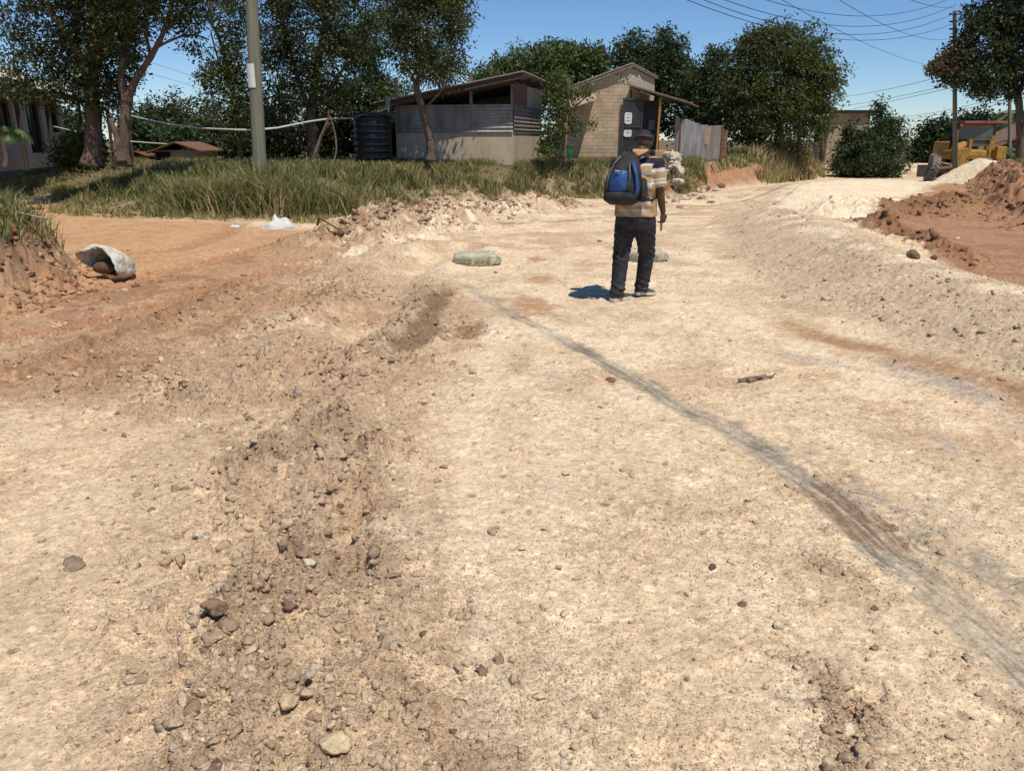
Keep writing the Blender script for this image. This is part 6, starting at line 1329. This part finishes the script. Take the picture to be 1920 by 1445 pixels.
p = at(1268, 277, 26); crumple('yellow_sack', 1268, 400, 30, 20, (.50, .42, .22), 'pale yellow sack laid on top of the white rock heap', 'sack', 8, True)
o = bpy.data.objects['yellow_sack']; o.location = (at(1263, 290, 26.2).x, 26.2, at(1263, 291, 26.2).z); o.scale = (1.3, 1.3, .55)
# twigs
def twig(pts, r_, label, mat_=None, cat='twig', name='twig'):
    m = MB(); P = [Vector((x, y, Hs(x, y)+z)) for (x, y, z) in pts]; m.tube(P, [r_]+[r_*.8]*(len(P)-2)+[r_*.4], 6); o = m.build(name, mat_ or M_wood, loc=tuple(P[0])); return tag(o, label, cat)
X0, Y0 = gw(1385, 715); twig([(X0, Y0, .02), (X0+.12, Y0+.03, .035), (X0+.26, Y0+.08, .02), (X0+.30, Y0+.13, .03)], .012, 'dry splinter of wood lying alone on the pale road')
X0, Y0 = gw(1402, 716); twig([(X0, Y0, .015), (X0+.1, Y0+.08, .02), (X0+.16, Y0+.11, .03)], .018, 'short thick wood chip beside the dry splinter')
X0, Y0 = gw(596, 440, .2); twig([(X0, Y0, .05), (X0+.05, Y0-.05, .16), (X0+.22, Y0-.2, .07), (X0+.6, Y0-.6, .03)], .02, 'bent root sticking out of the spoil beside the white sack', M_bark_r, 'root', 'root')
m = MB(); P = [at(2, 398, 9.4), at(40, 400, 9.3), at(75, 408, 9.2), at(92, 410, 9.1), at(110, 404, 9.1)]; m.tube(P, [.012, .013, .011, .009, .005], 6); tag(m.build('dry_stick', mat('pale_stick', (.40, .33, .25)), loc=(0, 0, 0)), 'pale dry stick lying across the top of the left mound', 'stick')

# ------------------------------------------------------------ motor grader (front wheels left, cab behind)
def grader():
    O = at(1745, 338, 34.3); O.z = Hs(O.x, O.y); r = empty('motor_grader', tuple(O), 'yellow motor grader parked behind the heap with one big front wheel showing', 'grader')
    yl = mat('grader_yellow', (.38, .21, .035), rough=.55, var=.25, vscale=4, spec=.4); dk = mat('grader_dark', (.06, .05, .045), rough=.7); ty = mat('tyre', (.22, .185, .155), rough=.95, var=.2); st = mat('axle_steel', (.28, .17, .13), rough=.7, var=.2); gl = mat('cab_glass', (.10, .12, .11), rough=.15, spec=.5, var=.1)
    f = Vector((-.30, -.954, 0)).normalized(); s = Vector((.954, -.30, 0))       # forward (toward viewer, slightly left); s = to the right in view
    def G(a, b, z): return O+s*a-f*b+Vector((0, 0, z))                            # a right, b backwards
    def wheel(a, b, R_, w, nm='wheel', lean=.12):
        rot = Matrix((s, -f, Vector((0, 0, 1)))).transposed() @ Matrix.Rotation(lean, 3, 'Y'); c = G(a, b, R_*.98)
        def xf(v): return c+rot @ Vector(v)
        m = MB(xf); seg = 48; prof = [(-w/2, R_*.60), (-w/2*1.05, R_*.78), (-w/2*.9, R_*.95), (-w/4, R_), (w/4, R_), (w/2*.9, R_*.95), (w/2*1.05, R_*.78), (w/2, R_*.60), (w/3, R_*.55), (-w/3, R_*.55)]; vs = []; fs = []; K = len(prof)
        for i in range(seg):
            t = 2*math.pi*i/seg
            for (x, q) in prof: vs.append((x, q*math.cos(t), q*math.sin(t)))
        for i in range(seg):
            for k in range(K): i2 = (i+1) % seg; k2 = (k+1) % K; fs.append((i*K+k, i*K+k2, i2*K+k2, i2*K+k))
        for i in range(22):
            t = 2*math.pi*i/22
            for sg in (-1, 1):
                b0 = len(vs)
                for (x, q, dt) in ((0, R_*.99, 0), (sg*w*.5, R_*.93, .10)):
                    for (dq, d2) in ((0, -.035), (0, .035), (.035, .03), (.035, -.03)):
                        tt = t+dt+d2+(sg*.07); vs.append((x, (q+dq)*math.cos(tt), (q+dq)*math.sin(tt)))
                fs += [(b0, b0+1, b0+2, b0+3), (b0+7, b0+6, b0+5, b0+4), (b0, b0+4, b0+5, b0+1), (b0+1, b0+5, b0+6, b0+2), (b0+2, b0+6, b0+7, b0+3), (b0+3, b0+7, b0+4, b0)]
        m.add(vs, fs); wo = m.build(nm, dk, r)
        wo.data.materials.clear(); wo.data.materials.append(ty)
        m = MB(xf); m.add([(x, q*math.cos(2*math.pi*k/24), q*math.sin(2*math.pi*k/24)) for (x, q) in ((-w*.2, R_*.56), (-w*.2, R_*.2), (w*.35, R_*.2), (w*.2, R_*.56)) for k in range(24)], [(j*24+k, j*24+(k+1) % 24, (j+1)*24+(k+1) % 24, (j+1)*24+k) for j in range(3) for k in range(24)]+[list(range(24, 48)), list(range(48, 72))]); m.build('rim', st, wo)
    wheel(0, 0, .53, .32, lean=.22); wheel(1.9, 0, .50, .30, lean=.12)
    m = MB(); m.tube([G(.12, 0, .52), G(.8, 0, .62), G(1.8, 0, .52)], .075, 10); m.tube([G(.12, -.08, .78), G(.75, 0, .68)], .05, 8); m.tube([G(.15, .1, .40), G(1.7, .1, .42)], .035, 8); m.build('front_axle', st, r)
    m = MB(); m.box(G(.95, .1, .62), (.42, .4, .75), bev=.04); m.box(G(.95, .15, 1.15), (.50, .5, .42), bev=.05); m.build('front_bolster', yl, r)
    m = MB(); m.slab([G(.62, 0, 1.3), G(.78, 0, 1.3), G(.74, 0, 2.05), G(.66, 0, 2.05)], f, .12); m.box(G(1.25, .1, 1.45), (.12, .2, .5)); m.build('blade_lift_arm', yl, r)
    m = MB(); m.tube([G(.95, .2, 1.1), G(1.0, 1.2, 1.35), G(1.5, 2.6, 1.45), G(2.0, 4.0, 1.35)], .17, 4); m.build('main_beam', yl, r)
    m = MB(); m.tube([G(.3, 2.2, .5), G(2.6, 1.6, .5)], (.12), 8); m.slab([G(-.2, 2.4, .1), G(2.9, 1.7, .1), G(2.9, 1.8, .62), G(-.2, 2.5, .62)], f, .05); m.build('blade', dk, r)
    m = MB(); m.box(G(1.55, 2.4, 1.10), (1.5, .9, .28), bev=.05); m.build('circle_drive', yl, r)
    # cab
    c = (2.15, 4.3)
    m = MB(); m.box(G(c[0], c[1], 1.05), (2.3, 1.3, .42), bev=.04); m.box(G(c[0]+.95, c[1]-.9, 1.12), (.42, .5, .55), bev=.04); m.box(G(c[0]-.55, c[1]-.9, 1.18), (.3, .4, .3), bev=.03); m.build('platform', yl, r)
    cab = MB(); 
    for (a, b) in ((-.72, -.6), (.72, -.6), (-.72, .6), (.72, .6)): cab.tube([G(c[0]+a, c[1]+b, 1.25), G(c[0]+a*1.05, c[1]+b, 2.32)], .05, 4)
    cab.tube([G(c[0]-.74, c[1]-.6, 2.3), G(c[0]+.74, c[1]-.6, 2.3), G(c[0]+.74, c[1]+.6, 2.3), G(c[0]-.74, c[1]+.6, 2.3)], .03, 4)
    cab.tube([G(c[0]-.72, c[1]-.6, 1.65), G(c[0]+.72, c[1]-.6, 1.65)], .03, 4); co_ = cab.build('cab', dk, r)
    m = MB(); m.slab([G(c[0]-.70, c[1]-.58, 1.4), G(c[0]+.70, c[1]-.58, 1.4), G(c[0]+.73, c[1]-.58, 2.28), G(c[0]-.73, c[1]-.58, 2.28)], -f, .02); m.build('windscreen', gl, co_)
    m = MB(); m.slab([G(c[0]-.70, c[1]+.58, 1.4), G(c[0]+.70, c[1]+.58, 1.4), G(c[0]+.73, c[1]+.58, 2.28), G(c[0]-.73, c[1]+.58, 2.28)], f, .02); m.build('rear_glass', gl, co_)
    m = MB(); m.box(G(c[0]+.05, c[1], 2.40), (1.85, 1.6, .12), bev=.03); m.box(G(c[0]+.05, c[1]-.75, 2.28), (1.7, .06, .12)); m.build('roof', mat('faded_red', (.22, .09, .06), rough=.8, var=.2), co_)
    for a in (-.35, .62):
        m = MB(); m.slab([G(c[0]+a-.13, c[1]-.95, 1.25), G(c[0]+a+.13, c[1]-.95, 1.25), G(c[0]+a+.05, c[1]-.95, 1.85 if a > 0 else 1.6), G(c[0]+a-.05, c[1]-.95, 1.85 if a > 0 else 1.6)], f, .1); m.build('lift_bracket', yl, r)
    m = MB(); m.box(G(c[0], c[1]+2.2, 1.2), (1.2, 2.8, .8), bev=.08); m.build('engine_hood', yl, r)
    for b in (1.0, 2.6):
        for a in (-1.0, 1.0): wheel(c[0]+a, c[1]+b, .52, .32, lean=0)
grader()
# white gravel heap leaning against the end of the right bank
def heap():
    from mathutils import noise as mn
    vs = []; fs = []; cx, cy = at(1806, 330, 29.4).x, 29.4; nx, ny = 90, 60; rx, ry, h = 1.6, 1.1, 1.12
    crest = lambda x: (1-abs((x-.3)/1.3)**1.15) if x < .3 else max(0, 1-abs((x-.3)/.9)**1.8*.45)
    for j in range(ny+1):
        for i in range(nx+1):
            u, v = -1+2*i/nx, -1+2*j/ny; X, Y = cx+u*rx, cy+v*ry; e = max(0, 1-abs(v)/(.35+.65*max(0, crest(u)))); k = max(0, crest(u))*min(1, e*1.15)
            edge = min(1, (1-abs(u))*6, (1-abs(v))*6)
            vs.append((X, Y, h*k*edge+.03*mn.noise(Vector((X*3, Y*3, 0)))+.02*mn.noise(Vector((X*11, Y*11, 0)))*edge-.10))
    zb = -.02
    for j in range(ny):
        for i in range(nx): a = j*(nx+1)+i; fs.append((a, a+1, a+nx+2, a+nx+1))
    m = MB(); m.add(vs, fs); o = m.build('gravel_heap', mat('white_gravel', (.66, .55, .38), rough=.95, var=.12, vscale=6, bump=.8, bscale=18, bdist=.05, fine=.15, fscale=40), loc=(0, 0, 0), smooth=True)
    return tag(o, 'white gravel heap in front of the grader', 'heap')
heap()
